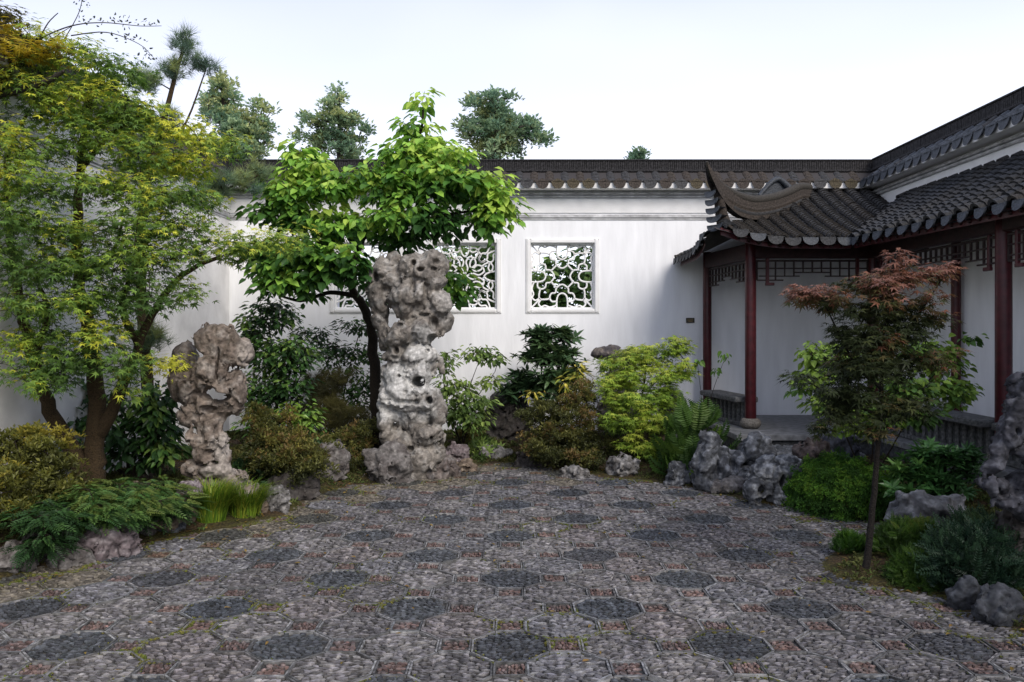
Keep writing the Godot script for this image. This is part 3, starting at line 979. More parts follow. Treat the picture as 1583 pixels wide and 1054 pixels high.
func paver_mesh(kind: String, variant: int) -> ArrayMesh:
	rng.seed = hash(kind) + variant * 77
	var sh := Shape.new()
	var square := kind == "square"
	var ap := 0.082 if square else 0.198
	var corners := []
	var inner := []
	var n := 4 if square else 8
	for k in n:
		var a := TAU * (k + 0.5) / n
		var r := ap / cos(PI / n)
		corners.append(Vector3(cos(a) * r, 0, -sin(a) * r))
		inner.append(corners[k] * ((ap - 0.011) / ap))
	# mortar bed
	sh.tint = Color(0.075, 0.071, 0.066)
	var mid := Vector3(0, -0.009, 0)
	for k in n:
		sh.tri(mid, inner[k] + mid, inner[(k + 1) % n] + mid)
	# thin tiles set on edge round it
	var gap := 0.0015
	for k in n:
		var tone := rr(0.35, 0.8) if rng.randf() < 0.5 else rr(0.9, 1.25)
		sh.tint = Color(0.24, 0.238, 0.23) * tone
		var out_a: Vector3 = corners[k].lerp(corners[(k + 1) % n], 0.012) * ((ap - gap) / ap)
		var out_b: Vector3 = corners[k].lerp(corners[(k + 1) % n], 0.988) * ((ap - gap) / ap)
		var in_a: Vector3 = inner[k].lerp(inner[(k + 1) % n], 0.012)
		var in_b: Vector3 = inner[k].lerp(inner[(k + 1) % n], 0.988)
		var up := Vector3(0, 0.004 + rr(-0.001, 0.0015), 0)
		var dn := Vector3(0, -0.012, 0)
		sh.quad(out_a + up, out_b + up, in_b + up, in_a + up)
		sh.quad(in_a + up, in_b + up, in_b + dn, in_a + dn)
		sh.quad(out_b + up, out_a + up, out_a + dn, out_b + dn)
	# shards
	var flow := FastNoiseLite.new()
	flow.seed = variant + 5
	flow.frequency = 3.0
	var lim := ap - 0.022
	var row := 0
	var step := 0.0165 if square else (0.0150 if kind == "dark" else 0.0155)
	var z := -lim
	while z <= lim:
		var x := -lim + rr(0, 0.04)
		while x <= lim:
			var l := rr(0.010, 0.020) if square else (rr(0.011, 0.024) if kind == "dark" else rr(0.013, 0.030))
			var w := step * rr(0.36, 0.58)
			var c := Vector3(x, 0, z + rr(-0.005, 0.005))
			if square or absf(c.x) + absf(c.z) < lim * 1.4142:
				var turn: float = flow.get_noise_2d(c.x, c.z) * (1.1 if kind == "dark" else 0.9) + rr(-0.22, 0.22)
				var b := Basis(Vector3.UP, turn)
				var tone := pow(rr(0.0, 1.0), 1.3) * 1.05 + 0.48
				if kind == "light":
					sh.tint = Color(0.212, 0.203, 0.192).lerp(Color(0.184, 0.176, 0.186), rr(0, 1)) * tone
				elif kind == "dark":
					sh.tint = Color(0.078, 0.085, 0.094) * tone
				else:
					sh.tint = Color(0.205, 0.125, 0.105).lerp(Color(0.155, 0.128, 0.118), rr(0, 1)) * tone
				var h := rr(-0.006, 0.005)
				var tilt := Vector3(rr(-0.16, 0.16), 0, rr(-0.25, 0.25))
				var rim := []
				for k in 6:
					var a := TAU * k / 6.0
					var q := Vector3(cos(a) * l * rr(0.75, 1.15), 0, sin(a) * w * (1.15 if k % 3 else 1.0) * rr(0.65, 1.25))
					q.y = h + q.x * tilt.x + q.z * tilt.z
					rim.append(c + b * q)
				var top := c + Vector3(0, h + rr(0.003, 0.006), 0)
				for k in 6:
					var p0: Vector3 = rim[k]
					var p1: Vector3 = rim[(k + 1) % 6]
					sh.tri(top, p1, p0)
					sh.quad(p0, p1, Vector3(p1.x, -0.011, p1.z), Vector3(p0.x, -0.011, p0.z))
			x += l * 2.0 + rr(0.001, 0.006)
		z += step
		row += 1
	return sh.done()


func build_ground() -> void:
	outline_court()
	noise_bed.seed = 4
	noise_bed.frequency = 0.25
	var sheet := Shape.new()
	sheet.tint = Color(1, 1, 1)
	sheet.quad(Vector3(-300, -0.08, 60), Vector3(300, -0.08, 60), Vector3(300, -0.08, -400), Vector3(-300, -0.08, -400))
	structure(put("ground", sheet.done(), M.soil))
	# planting soil
	var soil := Shape.new()
	var nx := 92
	var nz := 100
	var x0 := LEFT - 0.02
	var cell := (RIGHT - LEFT + 0.04) / nx
	var heights := PackedFloat32Array()
	var patch := FastNoiseLite.new()
	patch.seed = 9
	patch.frequency = 1.1
	for j in nz + 1:
		for i in nx + 1:
			var x := x0 + i * cell
			var d := 1.6 + j * (BACK - 1.58) / nz
			var h := soil_height(x, d)
			var s := clampf(patch.get_noise_2d(x, d) * 1.6 + 0.5, 0.0, 1.0)
			var near := clampf(1.0 - (h - 0.012) / 0.12, 0.0, 1.0)
			soil.tint = Color(0.075, 0.052, 0.034).lerp(Color(0.16, 0.10, 0.045), s * 0.7).lerp(Color(0.11, 0.12, 0.022), near * clampf(0.4 + patch.get_noise_2d(x * 2.3 + 40.0, d * 2.3) * 1.5, 0.0, 1.0)) * 8.0
			soil.vert(Vector3(x, h, -d), Vector3.UP)
	for j in nz:
		for i in nx:
			var a := j * (nx + 1) + i
			soil.face(a, a + 1, a + nx + 2)
			soil.face(a, a + nx + 2, a + nx + 1)
	for a in soil.c.size():
		var i := a % (nx + 1)
		var j := a / (nx + 1)
		var l := soil.v[a - 1 if i > 0 else a].y
		var r := soil.v[a + 1 if i < nx else a].y
		var f := soil.v[a + nx + 1 if j < nz else a].y
		var b := soil.v[a - nx - 1 if j > 0 else a].y
		soil.n[a] = Vector3(l - r, 2.0 * cell, f - b).normalized()
	structure(put("planting_soil", soil.done(), M.soil))
	# mortar bed of the paving
	var bed := Shape.new()
	var edge := PackedVector3Array()
	for p in court:
		edge.append(Vector3(p.x, -0.060, -p.y))
	bed.prism(edge, Vector3(0, 0.045, 0))
	var paving := structure(put("courtyard_paving", bed.done(), M.mortar))
	var meshes := {"light": [], "dark": [], "square": []}
	for k in 6:
		meshes.light.append(paver_mesh("light", k))
	for k in 4:
		meshes.dark.append(paver_mesh("dark", k))
		meshes.square.append(paver_mesh("square", k))
	rng.seed = 31
	var tone := FastNoiseLite.new()
	tone.seed = 17
	tone.frequency = 0.55
	var joints := []
	var places := []
	for i2 in range(-13, 14):
		for j2 in range(-9, 24):
			var i := i2 * 0.5
			var j := j2 * 0.5
			var x := -0.01 + i * 0.56
			var d := 4.148 + j * 0.56
			if d < 2.0 or d > 10.4:
				continue
			var s := beyond_paving(x, d)
			if s > 0.17:
				continue
			var whole := i2 % 2 == 0 and j2 % 2 == 0
			var half := absi(i2) % 2 == 1 and absi(j2) % 2 == 1
			var kind := "square"
			if half:
				kind = "light"
			elif whole:
				kind = "dark" if posmod(i2 / 2 + j2 / 2, 2) == 0 else "light"
			places.append([kind, x, d, s])
	for q in places:
		var list: Array = meshes[q[0]]
		var m: Mesh = list[rng.randi() % list.size()]
		var t: float = tone.get_noise_2d(q[1], q[2]) + rr(-0.28, 0.28)
		var pick: int = [0, 4, 5][rng.randi() % 3] if absf(t) < 0.16 else (1 if t > 0 else 2)
		if q[3] > -0.55 and rng.randf() < 0.65 and q[1] < 0.8:
			pick = 3
		var o := put({"light": "light_octagon_paver", "dark": "dark_octagon_paver", "square": "red_square_paver"}[q[0]], m, M.paver[pick], paving)
		o.position = Vector3(q[1] + rr(-0.002, 0.002), rr(-0.003, 0.003), -q[2] + rr(-0.002, 0.002))
		o.rotation = Vector3(rr(-0.014, 0.014), (PI if rng.randf() < 0.5 else 0.0) + (PI / 2.0 if q[0] == "square" and rng.randf() < 0.5 else 0.0) + rr(-0.016, 0.016), rr(-0.014, 0.014))
		joints.append(q)
	# moss in the joints
	var tuft := Shape.new()
	for k in 16:
		var a := TAU * k / 16.0 + rr(-0.2, 0.2)
		var r := rr(0.3, 1.0)
		var b := Vector3(cos(a) * r, 0, sin(a) * r) * 0.6
		var tip := b * rr(1.1, 1.6) + Vector3(0, rr(0.5, 1.0), 0)
		var s := Vector3(-sin(a), 0, cos(a)) * 0.22
		tuft.tint = Color(1, 1, 1) * rr(0.7, 1.2)
		tuft.tri(b - s, b + s, tip)
	var where := []
	var tints := []
	var wet := FastNoiseLite.new()
	wet.seed = 23
	wet.frequency = 0.9
	for q in joints:
		var ap := 0.082 if q[0] == "square" else 0.198
		var n := 4 if q[0] == "square" else 8
		for k in n:
			var a := TAU * k / n
			for e in 14:
				var u := (rr(-1, 1)) * ap * tan(PI / n)
				var x: float = q[1] + cos(a) * ap - sin(a) * u
				var d: float = q[2] + sin(a) * ap + cos(a) * u
				var s := beyond_paving(x, d) if q[3] > -0.6 else -1.0
				var g := wet.get_noise_2d(x, d) * 1.3 + 0.22 * smoothstep(0.8, -3.2, x) + smoothstep(-0.5, 0.0, s) * 0.55
				if g > 0.09 + rr(0, 0.38):
					var size := rr(0.005, 0.011) * (1.0 + smoothstep(0.4, 0.9, g))
					where.append(Transform3D(Basis(Vector3.UP, rr(0, TAU)).scaled(Vector3(size * 1.3, size * rr(0.5, 0.9), size * 1.3)), Vector3(x + rng.randfn(0, 0.014), -0.003, -d + rng.randfn(0, 0.014))))
					tints.append(Color(0.13, 0.18, 0.026).lerp(Color(0.21, 0.185, 0.05), rr(0, 1)) * rr(0.6, 1.2))
	stuff(put_many("joint_moss", tuft.done(), M.moss, where, tints, paving))


func put_many(called: String, mesh: Mesh, material: Material, where: Array, tints: Array, parent: Node) -> MultiMeshInstance3D:
	var mm := MultiMesh.new()
	mm.transform_format = MultiMesh.TRANSFORM_3D
	mm.use_colors = true
	mm.mesh = mesh
	mm.instance_count = where.size()
	for i in where.size():
		mm.set_instance_transform(i, where[i])
		mm.set_instance_color(i, tints[i])
	var o := MultiMeshInstance3D.new()
	o.multimesh = mm
	o.material_override = material
	o.name = numbered(parent, called)
	parent.add_child(o, true)
	return o


# ---- rocks: smooth unions of ellipsoids, eroded by pits and holes, meshed as surface nets ---------------------------------
class Rock:
	var c := PackedVector3Array()
	var r := PackedVector3Array()
	var hc := PackedVector3Array()
	var hr := PackedVector3Array()
	var pn := PackedVector3Array()
	var po := PackedFloat32Array()
	var k := 0.06
	var swell := 0.05
	var pit := 0.05
	var fine := 0.012
	var base := Color(0.2, 0.18, 0.16)
	var other := Color(0.13, 0.11, 0.095)
	var pale := Color(0.42, 0.40, 0.37)
	var pale_amount := 0.0
	var slack := 1.0
	var pale_spots := []                # [centre, radius, strength]
	var n1 := FastNoiseLite.new()
	var n2 := FastNoiseLite.new()
	var n3 := FastNoiseLite.new()
	var n4 := FastNoiseLite.new()
	var n5 := FastNoiseLite.new()
	var crease := 0.03
	var hole_front := 1.0

	func setup(seed_: int, scale: float) -> void:
		n1.seed = seed_; n1.frequency = 2.2 / scale; n1.fractal_octaves = 3
		n2.seed = seed_ + 1; n2.noise_type = FastNoiseLite.TYPE_CELLULAR; n2.frequency = 4.4 / scale
		n2.cellular_return_type = FastNoiseLite.RETURN_DISTANCE; n2.fractal_type = FastNoiseLite.FRACTAL_NONE
		n2.domain_warp_enabled = true; n2.domain_warp_amplitude = 0.10 * scale; n2.domain_warp_frequency = 3.0 / scale
		n3.seed = seed_ + 2; n3.frequency = 7.5 / scale; n3.fractal_type = FastNoiseLite.FRACTAL_RIDGED; n3.fractal_octaves = 3
		n5.seed = seed_ + 4; n5.noise_type = FastNoiseLite.TYPE_CELLULAR; n5.frequency = 2.6 / scale; n5.cellular_return_type = FastNoiseLite.RETURN_DISTANCE2_SUB; n5.fractal_type = FastNoiseLite.FRACTAL_NONE
		n5.domain_warp_enabled = true; n5.domain_warp_amplitude = 0.16 * scale; n5.domain_warp_frequency = 2.4 / scale
		n4.seed = seed_ + 3; n4.frequency = 2.6 / scale; n4.fractal_octaves = 4

	func blob(at: Vector3, rad: Vector3) -> void:
		c.push_back(at); r.push_back(rad)

	func hole(at: Vector3, rad: Vector3) -> void:
		hc.push_back(at); hr.push_back(rad)

	func plane(n: Vector3, o: float) -> void:
		pn.push_back(n.normalized()); po.push_back(o)

	func raw(p: Vector3) -> float:
		var d := 1e3
		for i in c.size():
			var q := (p - c[i]) / r[i]
			var l := q.length()
			var di := l * (l - 1.0) / maxf((q / r[i]).length(), 1e-6)
			var h := maxf(k - absf(d - di), 0.0) / k
			d = minf(d, di) - h * h * k * 0.25
		for i in pn.size():
			d = maxf(d, p.dot(pn[i]) - po[i])
		return d

	func full(p: Vector3) -> float:
		var d := raw(p)
		if absf(d) > slack:
			if d > 0.0:
				return d
			var clear := true
			for i in hc.size():
				if ((p - hc[i]) / (hr[i] + Vector3(0.03, 0.03, 0.03))).length_squared() < 1.0:
					clear = false
			if clear:
				return d
		d += swell * n1.get_noise_3dv(p)
		var w := n2.get_noise_3dv(p) + 1.0
		d += pit * (0.55 - w) * 1.3 if w < 0.9 else -pit * 0.455
		var g := n5.get_noise_3dv(p) + 1.0
		d += crease * maxf(0.0, 1.0 - g * 5.0)
		d += fine * n3.get_noise_3dv(p)
		for i in hc.size():
			var q := (p - hc[i]) / hr[i]
			var l := q.length()
			var dh := l * (l - 1.0) / maxf((q / hr[i]).length(), 1e-6) + 0.012 * n3.get_noise_3dv(p * 0.5)
			var kk := 0.012
			var h := maxf(kk - absf(d + dh), 0.0) / kk
			d = maxf(d, -dh) + h * h * kk * 0.25
		return d

	func tone(p: Vector3) -> Color:
		var t := clampf(n4.get_noise_3dv(p) * 1.6 + 0.5, 0.0, 1.0)
		var col := base.lerp(other, t)
		var s := pale_amount * clampf(n4.get_noise_3dv(p * 2.3 + Vector3(9, 2, 4)) * 2.4, 0.0, 1.0)
		for q in pale_spots:
			var e: Vector3 = (p - q[0]) / q[1]
			s = maxf(s, q[2] * smoothstep(1.25, 0.6, e.length() + 0.45 * n4.get_noise_3dv(p * 1.4)))
		col = col.lerp(pale, clampf(s, 0.0, 1.0))
		return col * (1.0 + 0.35 * n3.get_noise_3dv(p * 1.7))

	func mesh(cell: float) -> ArrayMesh:
		slack = swell * 0.75 + pit * 0.72 + fine + crease + cell
		var lo := Vector3(1e3, 1e3, 1e3)
		var hi := -lo
		for i in c.size():
			lo = lo.min(c[i] - r[i]); hi = hi.max(c[i] + r[i])
		var pad := swell + pit + cell * 2.0
		lo -= Vector3(pad, pad, pad); hi += Vector3(pad, pad, pad)
		var B := 4
		var bx := int((hi.x - lo.x) / cell / B) + 1
		var by := int((hi.y - lo.y) / cell / B) + 1
		var bz := int((hi.z - lo.z) / cell / B) + 1
		var nx := bx * B
		var ny := by * B
		var nz := bz * B
		var sy := nx
		var sz := nx * ny
		var f := PackedFloat32Array()
		f.resize(nx * ny * nz)
		f.fill(1.0)
		var reach := cell * B * 0.88 + slack
		var live := []
		for kz in bz:
			for ky in by:
				for kx in bx:
					var mid := lo + Vector3(kx + 0.5, ky + 0.5, kz + 0.5) * cell * B
					var d := raw(mid)
					if d > reach:
						continue
					var near := d > -reach
					if not near:
						for i in hc.size():
							if ((mid - hc[i]) / (hr[i] + Vector3(reach, reach, reach))).length() < 1.0:
								near = true
					if near:
						live.append(Vector3i(kx, ky, kz))
					for z in B:
						for y in B:
							var at0 := (kz * B + z) * sz + (ky * B + y) * sy + kx * B
							for x in B:
								f[at0 + x] = full(lo + Vector3(kx * B + x, ky * B + y, kz * B + z) * cell) if near else -1.0
		var idx := PackedInt32Array()
		idx.resize(nx * ny * nz)
		idx.fill(-1)
		var v := PackedVector3Array()
		var cells := PackedInt32Array()
		for b in live:
			for z in range(b.z * B - 1, b.z * B + B):
				for y in range(b.y * B - 1, b.y * B + B):
					for x in range(b.x * B - 1, b.x * B + B):
						if x < 0 or y < 0 or z < 0 or x >= nx - 1 or y >= ny - 1 or z >= nz - 1:
							continue
						var a := z * sz + y * sy + x
						if idx[a] != -1:
							continue
						var e0 := f[a]; var e1 := f[a + 1]; var e2 := f[a + sy]; var e3 := f[a + sy + 1]
						var e4 := f[a + sz]; var e5 := f[a + sz + 1]; var e6 := f[a + sz + sy]; var e7 := f[a + sz + sy + 1]
						var inside := int(e0 < 0) + int(e1 < 0) + int(e2 < 0) + int(e3 < 0) + int(e4 < 0) + int(e5 < 0) + int(e6 < 0) + int(e7 < 0)
						if inside == 0 or inside == 8:
							idx[a] = -2
							continue
						var s := Vector3.ZERO
						var m := 0
						if (e0 < 0) != (e1 < 0): s += Vector3(e0 / (e0 - e1), 0, 0); m += 1
						if (e2 < 0) != (e3 < 0): s += Vector3(e2 / (e2 - e3), 1, 0); m += 1
						if (e4 < 0) != (e5 < 0): s += Vector3(e4 / (e4 - e5), 0, 1); m += 1
						if (e6 < 0) != (e7 < 0): s += Vector3(e6 / (e6 - e7), 1, 1); m += 1
						if (e0 < 0) != (e2 < 0): s += Vector3(0, e0 / (e0 - e2), 0); m += 1
						if (e1 < 0) != (e3 < 0): s += Vector3(1, e1 / (e1 - e3), 0); m += 1
						if (e4 < 0) != (e6 < 0): s += Vector3(0, e4 / (e4 - e6), 1); m += 1
						if (e5 < 0) != (e7 < 0): s += Vector3(1, e5 / (e5 - e7), 1); m += 1
						if (e0 < 0) != (e4 < 0): s += Vector3(0, 0, e0 / (e0 - e4)); m += 1
						if (e1 < 0) != (e5 < 0): s += Vector3(1, 0, e1 / (e1 - e5)); m += 1
						if (e2 < 0) != (e6 < 0): s += Vector3(0, 1, e2 / (e2 - e6)); m += 1
						if (e3 < 0) != (e7 < 0): s += Vector3(1, 1, e3 / (e3 - e7)); m += 1
						idx[a] = v.size()
						v.push_back(lo + (Vector3(x, y, z) + s / m) * cell)
						cells.push_back(a)
		var ix := PackedInt32Array()
		var n := PackedVector3Array()
		n.resize(v.size())
		for a in cells:
			var d0 := f[a] < 0
			for axis in 3:
				var step: int = [1, sy, sz][axis]
				if (f[a + step] < 0) == d0:
					continue
				var u: int = [sy, sz, 1][axis]
				var w: int = [sz, 1, sy][axis]
				if a - u - w < 0:
					continue
				var p0 := idx[a]; var p1 := idx[a - u]; var p2 := idx[a - u - w]; var p3 := idx[a - w]
				if p0 < 0 or p1 < 0 or p2 < 0 or p3 < 0:
					continue
				if not d0:
					var t := p1; p1 = p3; p3 = t
				var nn := (v[p2] - v[p0]).cross(v[p3] - v[p1])
				n[p0] += nn; n[p1] += nn; n[p2] += nn; n[p3] += nn
				ix.append_array([p0, p2, p1, p0, p3, p2])
		var col := PackedColorArray()
		for i in v.size():
			n[i] = n[i].normalized()
			col.push_back(tone(v[i]))
		var arrays := []
		arrays.resize(Mesh.ARRAY_MAX)
		arrays[Mesh.ARRAY_VERTEX] = v
		arrays[Mesh.ARRAY_NORMAL] = n
		arrays[Mesh.ARRAY_COLOR] = col
		arrays[Mesh.ARRAY_INDEX] = ix
		var m := ArrayMesh.new()
		m.add_surface_from_arrays(Mesh.PRIMITIVE_TRIANGLES, arrays)
		return m


# parts of a big rock are surveyed as bearings around a foot point: [px, py, half width, half height, towards the camera m, half depth m]
func surveyed(r: Rock, foot: Vector2, d: float, blobs: Array, holes: Array) -> void:
	var s := d / FOCAL
	for b in blobs:
		r.blob(Vector3((b[0] - foot.x) * s, (foot.y - b[1]) * s, b[4]), Vector3(b[2] * s, b[3] * s, b[5]))
	for b in holes:
		r.hole(Vector3((b[0] - foot.x) * s, (foot.y - b[1]) * s, minf(b[4] * 0.9, r.hole_front)), Vector3(b[2] * s * 1.1, b[3] * s * 1.1, b[5] * 1.6))


func spot(r: Rock, foot: Vector2, d: float, px: float, py: float, w: float, h: float, strength: float) -> void:
	var s := d / FOCAL
	r.pale_spots.append([Vector3((px - foot.x) * s, (foot.y - py) * s, 0.1), Vector3(w * s, h * s, 0.6), strength])


func stand(called: String, label: String, mesh: Mesh, where: Vector3, smooth_ := false, group := "", category := "rock") -> MeshInstance3D:
	var o := put(called, mesh, M.rock_smooth if smooth_ else M.rock)
	o.position = where
	tag(o, label, category, group)
	return o


func boulder(px: float, py: float, w: float, h: float, tones: Array, label: String, seed_: int, facets := 5, holes := 0, deep := 0.75) -> MeshInstance3D:
	var g := on_soil(px, py)
	var s := -g.z / FOCAL
	var W := w * s * 0.5
	var H := h * s
	rng.seed = seed_ * 131 + 7
	var r := Rock.new()
	r.setup(seed_, clampf(W * 2.2, 0.18, 0.7))
	var size := minf(W, H)
	r.k = size * 0.35
	r.swell = size * 0.22
	r.pit = size * (0.20 if holes == 0 else 0.30)
	r.fine = size * 0.08
	r.crease = size * 0.16
	r.base = tones[0]; r.other = tones[1]; r.pale = tones[2]
	r.pale_amount = tones[3]
	var D := W * deep
	r.blob(Vector3(0, H * 0.30, 0), Vector3(W * 0.95, H * 0.55, D))
	for k in 3:
		var a := rr(-1, 1)
		r.blob(Vector3(a * W * 0.5, H * rr(0.35, 0.62), rr(-0.3, 0.4) * D), Vector3(W * rr(0.35, 0.55), H * rr(0.25, 0.40), D * rr(0.4, 0.6)))
	for k in facets:
		var n := Vector3(rr(-1, 1), rr(0.0, 1.0), rr(-0.3, 1)).normalized()
		r.plane(n, (absf(n.x) * W + absf(n.y) * H * 0.55 + absf(n.z) * D) * rr(0.52, 0.80) + n.y * H * 0.35)
	for k in holes:
		r.hole(Vector3(rr(-0.5, 0.5) * W, H * rr(0.25, 0.65), D * rr(0.6, 0.9)), Vector3(1, 1, 1) * size * rr(0.12, 0.24))
	var m := r.mesh(clampf(W / 13.0, 0.011, 0.026))
	return stand("stone", label, m, Vector3(g.x, g.y - H * 0.06, g.z - D * 0.55))


func build_rocks() -> void:
	var grey := [Color(0.20, 0.185, 0.175), Color(0.12, 0.105, 0.098), Color(0.40, 0.38, 0.36), 0.5]
	var tan := [Color(0.26, 0.20, 0.145), Color(0.15, 0.11, 0.08), Color(0.36, 0.31, 0.25), 0.4]
	var purple := [Color(0.25, 0.205, 0.215), Color(0.15, 0.12, 0.125), Color(0.46, 0.41, 0.42), 0.7]
	var dark := [Color(0.095, 0.085, 0.08), Color(0.06, 0.052, 0.047), Color(0.18, 0.165, 0.155), 0.4]
	var blue := [Color(0.15, 0.157, 0.17), Color(0.065, 0.069, 0.077), Color(0.40, 0.415, 0.44), 0.75]
	var whitish := [Color(0.24, 0.23, 0.22), Color(0.13, 0.122, 0.115), Color(0.44, 0.425, 0.41), 0.7]

	# the tall pierced rock in the middle
	var foot := Vector2(640, 738)
	var d := 9.0
	var r := Rock.new()
	r.setup(71, 1.0)
	r.k = 0.03; r.swell = 0.03; r.pit = 0.042; r.fine = 0.024; r.crease = 0.055
	r.base = Color(0.30, 0.27, 0.235); r.other = Color(0.165, 0.147, 0.128); r.pale = Color(0.66, 0.655, 0.63)
	r.pale_amount = 0.28
	surveyed(r, foot, d, [
		[606, 425, 36, 36, 0.0, 0.26], [628, 480, 26, 24, 0.04, 0.24], [592, 512, 12, 24, 0.0, 0.15], [583, 450, 20, 42, 0.02, 0.2], [640, 420, 36, 30, 0.04, 0.28], [672, 410, 22, 26, 0.06, 0.24], [668, 432, 26, 22, 0.1, 0.22],
		[640, 455, 40, 28, 0.06, 0.28], [678, 476, 23, 32, 0.05, 0.26], [585, 478, 16, 34, 0.0, 0.18], [622, 515, 30, 26, 0.1, 0.26], [660, 505, 30, 30, 0.08, 0.28], [688, 492, 13, 26, 0.0, 0.16],
		[604, 520, 20, 26, 0.02, 0.2], [636, 550, 46, 26, 0.04, 0.26], [628, 580, 42, 32, 0.02, 0.26], [655, 570, 22, 32, 0.05, 0.24], [632, 610, 42, 30, 0.08, 0.26], [598, 615, 16, 26, 0.05, 0.2], [664, 620, 22, 28, 0.05, 0.24],
		[600, 655, 15, 36, 0.02, 0.24], [640, 645, 40, 30, 0.0, 0.24], [676, 640, 20, 22, 0.08, 0.22], [664, 668, 28, 24, 0.1, 0.24], [630, 690, 32, 36, 0.0, 0.28], [655, 705, 36, 34, 0.02, 0.3], [636, 735, 36, 28, 0.0, 0.3],
		[683, 562, 5, 16, 0.0, 0.05]],
		[[606, 492, 7.5, 15, 0.0, 0.6], [598, 470, 3, 3, 0.1, 0.4], [600, 449, 10, 7, 0.30, 0.12], [584, 429, 4.5, 9, 0.25, 0.14], [678, 408, 7, 6, 0.34, 0.12], [674, 418, 5, 3.5, 0.34, 0.10], [654, 419, 6, 4, 0.36, 0.10], [643, 408, 4, 5, 0.34, 0.12], [647, 431, 5, 2.5, 0.36, 0.1],
		[644, 452, 3.5, 3, 0.38, 0.12], [641, 478, 6, 3.4, 0.38, 0.14], [655, 487, 14, 4, 0.40, 0.16], [634, 496, 2.5, 6, 0.40, 0.12], [674, 500, 7, 12, 0.36, 0.16], [672, 525, 9, 9, 0.34, 0.16], [617, 540, 4, 6, 0.32, 0.14], [664, 541, 3, 3, 0.32, 0.1],
		[650, 588, 10.5, 9, 0.30, 0.28], [666, 617, 6, 7, 0.32, 0.2], [600, 602, 2, 2, 0.3, 0.1], [620, 660, 14, 19, 0.30, 0.11], [638, 690, 6, 5, 0.3, 0.12], [622, 618, 26, 4, 0.42, 0.10], [648, 618, 6, 5, 0.4, 0.1], [612, 552, 12, 3, 0.34, 0.08], [640, 534, 26, 3, 0.38, 0.08],
		[643, 440, 5, 22, 0.42, 0.12], [662, 452, 4, 16, 0.40, 0.10]])
	rng.seed = 4711
	for k in 26:
		var hp := Vector2(rr(582, 690), rr(400, 705))
		r.hole(Vector3((hp.x - foot.x) * d / FOCAL, (foot.y - hp.y) * d / FOCAL, rr(0.22, 0.32)), Vector3(rr(0.012, 0.03), rr(0.012, 0.035), rr(0.05, 0.10)))
	spot(r, foot, d, 632, 585, 52, 34, 0.92)
	spot(r, foot, d, 655, 552, 28, 26, 0.85)
	spot(r, foot, d, 610, 622, 40, 34, 0.8)
	spot(r, foot, d, 655, 632, 24, 22, 0.6)
	spot(r, foot, d, 658, 515, 18, 16, 0.75)
	spot(r, foot, d, 690, 470, 14, 34, 0.3)
	stand("scholar_rock", "tallest scholar's rock, pierced grey limestone with whitish middle before the leaning tree", r.mesh(0.0175), at(foot.x, foot.y, d), true)

	# the top heavy rock on the left
	foot = Vector2(335, 768)
	d = 7.2
	r = Rock.new()
	r.setup(12, 0.85)
	r.k = 0.03; r.swell = 0.022; r.pit = 0.026; r.fine = 0.018; r.crease = 0.045
	r.hole_front = 0.165
	r.plane(Vector3(0.1, 0.10, 1), 0.29); r.plane(Vector3(-0.7, 0.1, 1), 0.40); r.plane(Vector3(0.8, 0.1, 1), 0.40)
	r.base = Color(0.30, 0.243, 0.20); r.other = Color(0.17, 0.135, 0.11); r.pale = Color(0.50, 0.455, 0.41)
	r.pale_amount = 0.5
	surveyed(r, foot, d, [
		[328, 522, 28, 30, 0.08, 0.16], [352, 530, 26, 34, 0.08, 0.17], [376, 545, 18, 26, 0.04, 0.15], [340, 560, 26, 38, 0.12, 0.15], [356, 590, 16, 26, 0.14, 0.12], [366, 605, 16, 42, 0.0, 0.15], [352, 628, 18, 18, -0.02, 0.13],
		[284, 560, 20, 34, -0.05, 0.14], [270, 580, 16, 46, -0.06, 0.13], [292, 600, 20, 28, 0.0, 0.14], [312, 585, 22, 26, 0.02, 0.15], [296, 640, 20, 20, 0.04, 0.13], [318, 625, 20, 20, 0.02, 0.13], [330, 650, 22, 20, 0.0, 0.13],
		[304, 675, 16, 18, 0.05, 0.11], [322, 665, 26, 26, 0.0, 0.12], [330, 680, 14, 22, 0.06, 0.11], [346, 685, 14, 22, 0.03, 0.11], [350, 702, 16, 14, 0.06, 0.11], [318, 700, 20, 18, 0.02, 0.13], [342, 722, 26, 16, 0.10, 0.13], [300, 725, 18, 18, 0.0, 0.13],
		[322, 752, 38, 24, 0.06, 0.2], [300, 760, 22, 24, 0.06, 0.18], [358, 745, 26, 24, 0.02, 0.18], [385, 760, 24, 18, 0.0, 0.16], [350, 770, 40, 18, 0.05, 0.2]],
		[[312, 604, 9, 6, 0.17, 0.05], [296, 560, 5, 24, 0.16, 0.12], [338, 612, 26, 7, 0.20, 0.14], [328, 632, 12, 8, 0.18, 0.12], [345, 660, 9, 6, 0.16, 0.10], [338, 712, 7, 3.5, 0.24, 0.12], [316, 715, 14, 4, 0.2, 0.1], [330, 696, 7, 5, 0.18, 0.1], [345, 560, 2.5, 26, 0.28, 0.08], [301, 530, 3, 14, 0.2, 0.05]])
	spot(r, foot, d, 346, 690, 16, 26, 0.75)
	spot(r, foot, d, 345, 722, 30, 14, 0.6)
	spot(r, foot, d, 384, 548, 12, 24, 0.55)
	stand("scholar_rock", "top heavy brownish scholar's rock on a narrow waist beside the maple", r.mesh(0.0135), at(foot.x, foot.y, d))

	# the one cut by the right edge of the photograph
	foot = Vector2(1560, 812)
	d = 5.0
	r = Rock.new()
	r.setup(33, 0.6)
	r.k = 0.035; r.swell = 0.035; r.pit = 0.045; r.fine = 0.014
	r.base = Color(0.10, 0.10, 0.118); r.other = Color(0.036, 0.036, 0.042); r.pale = Color(0.23, 0.235, 0.265)
	r.pale_amount = 0.55
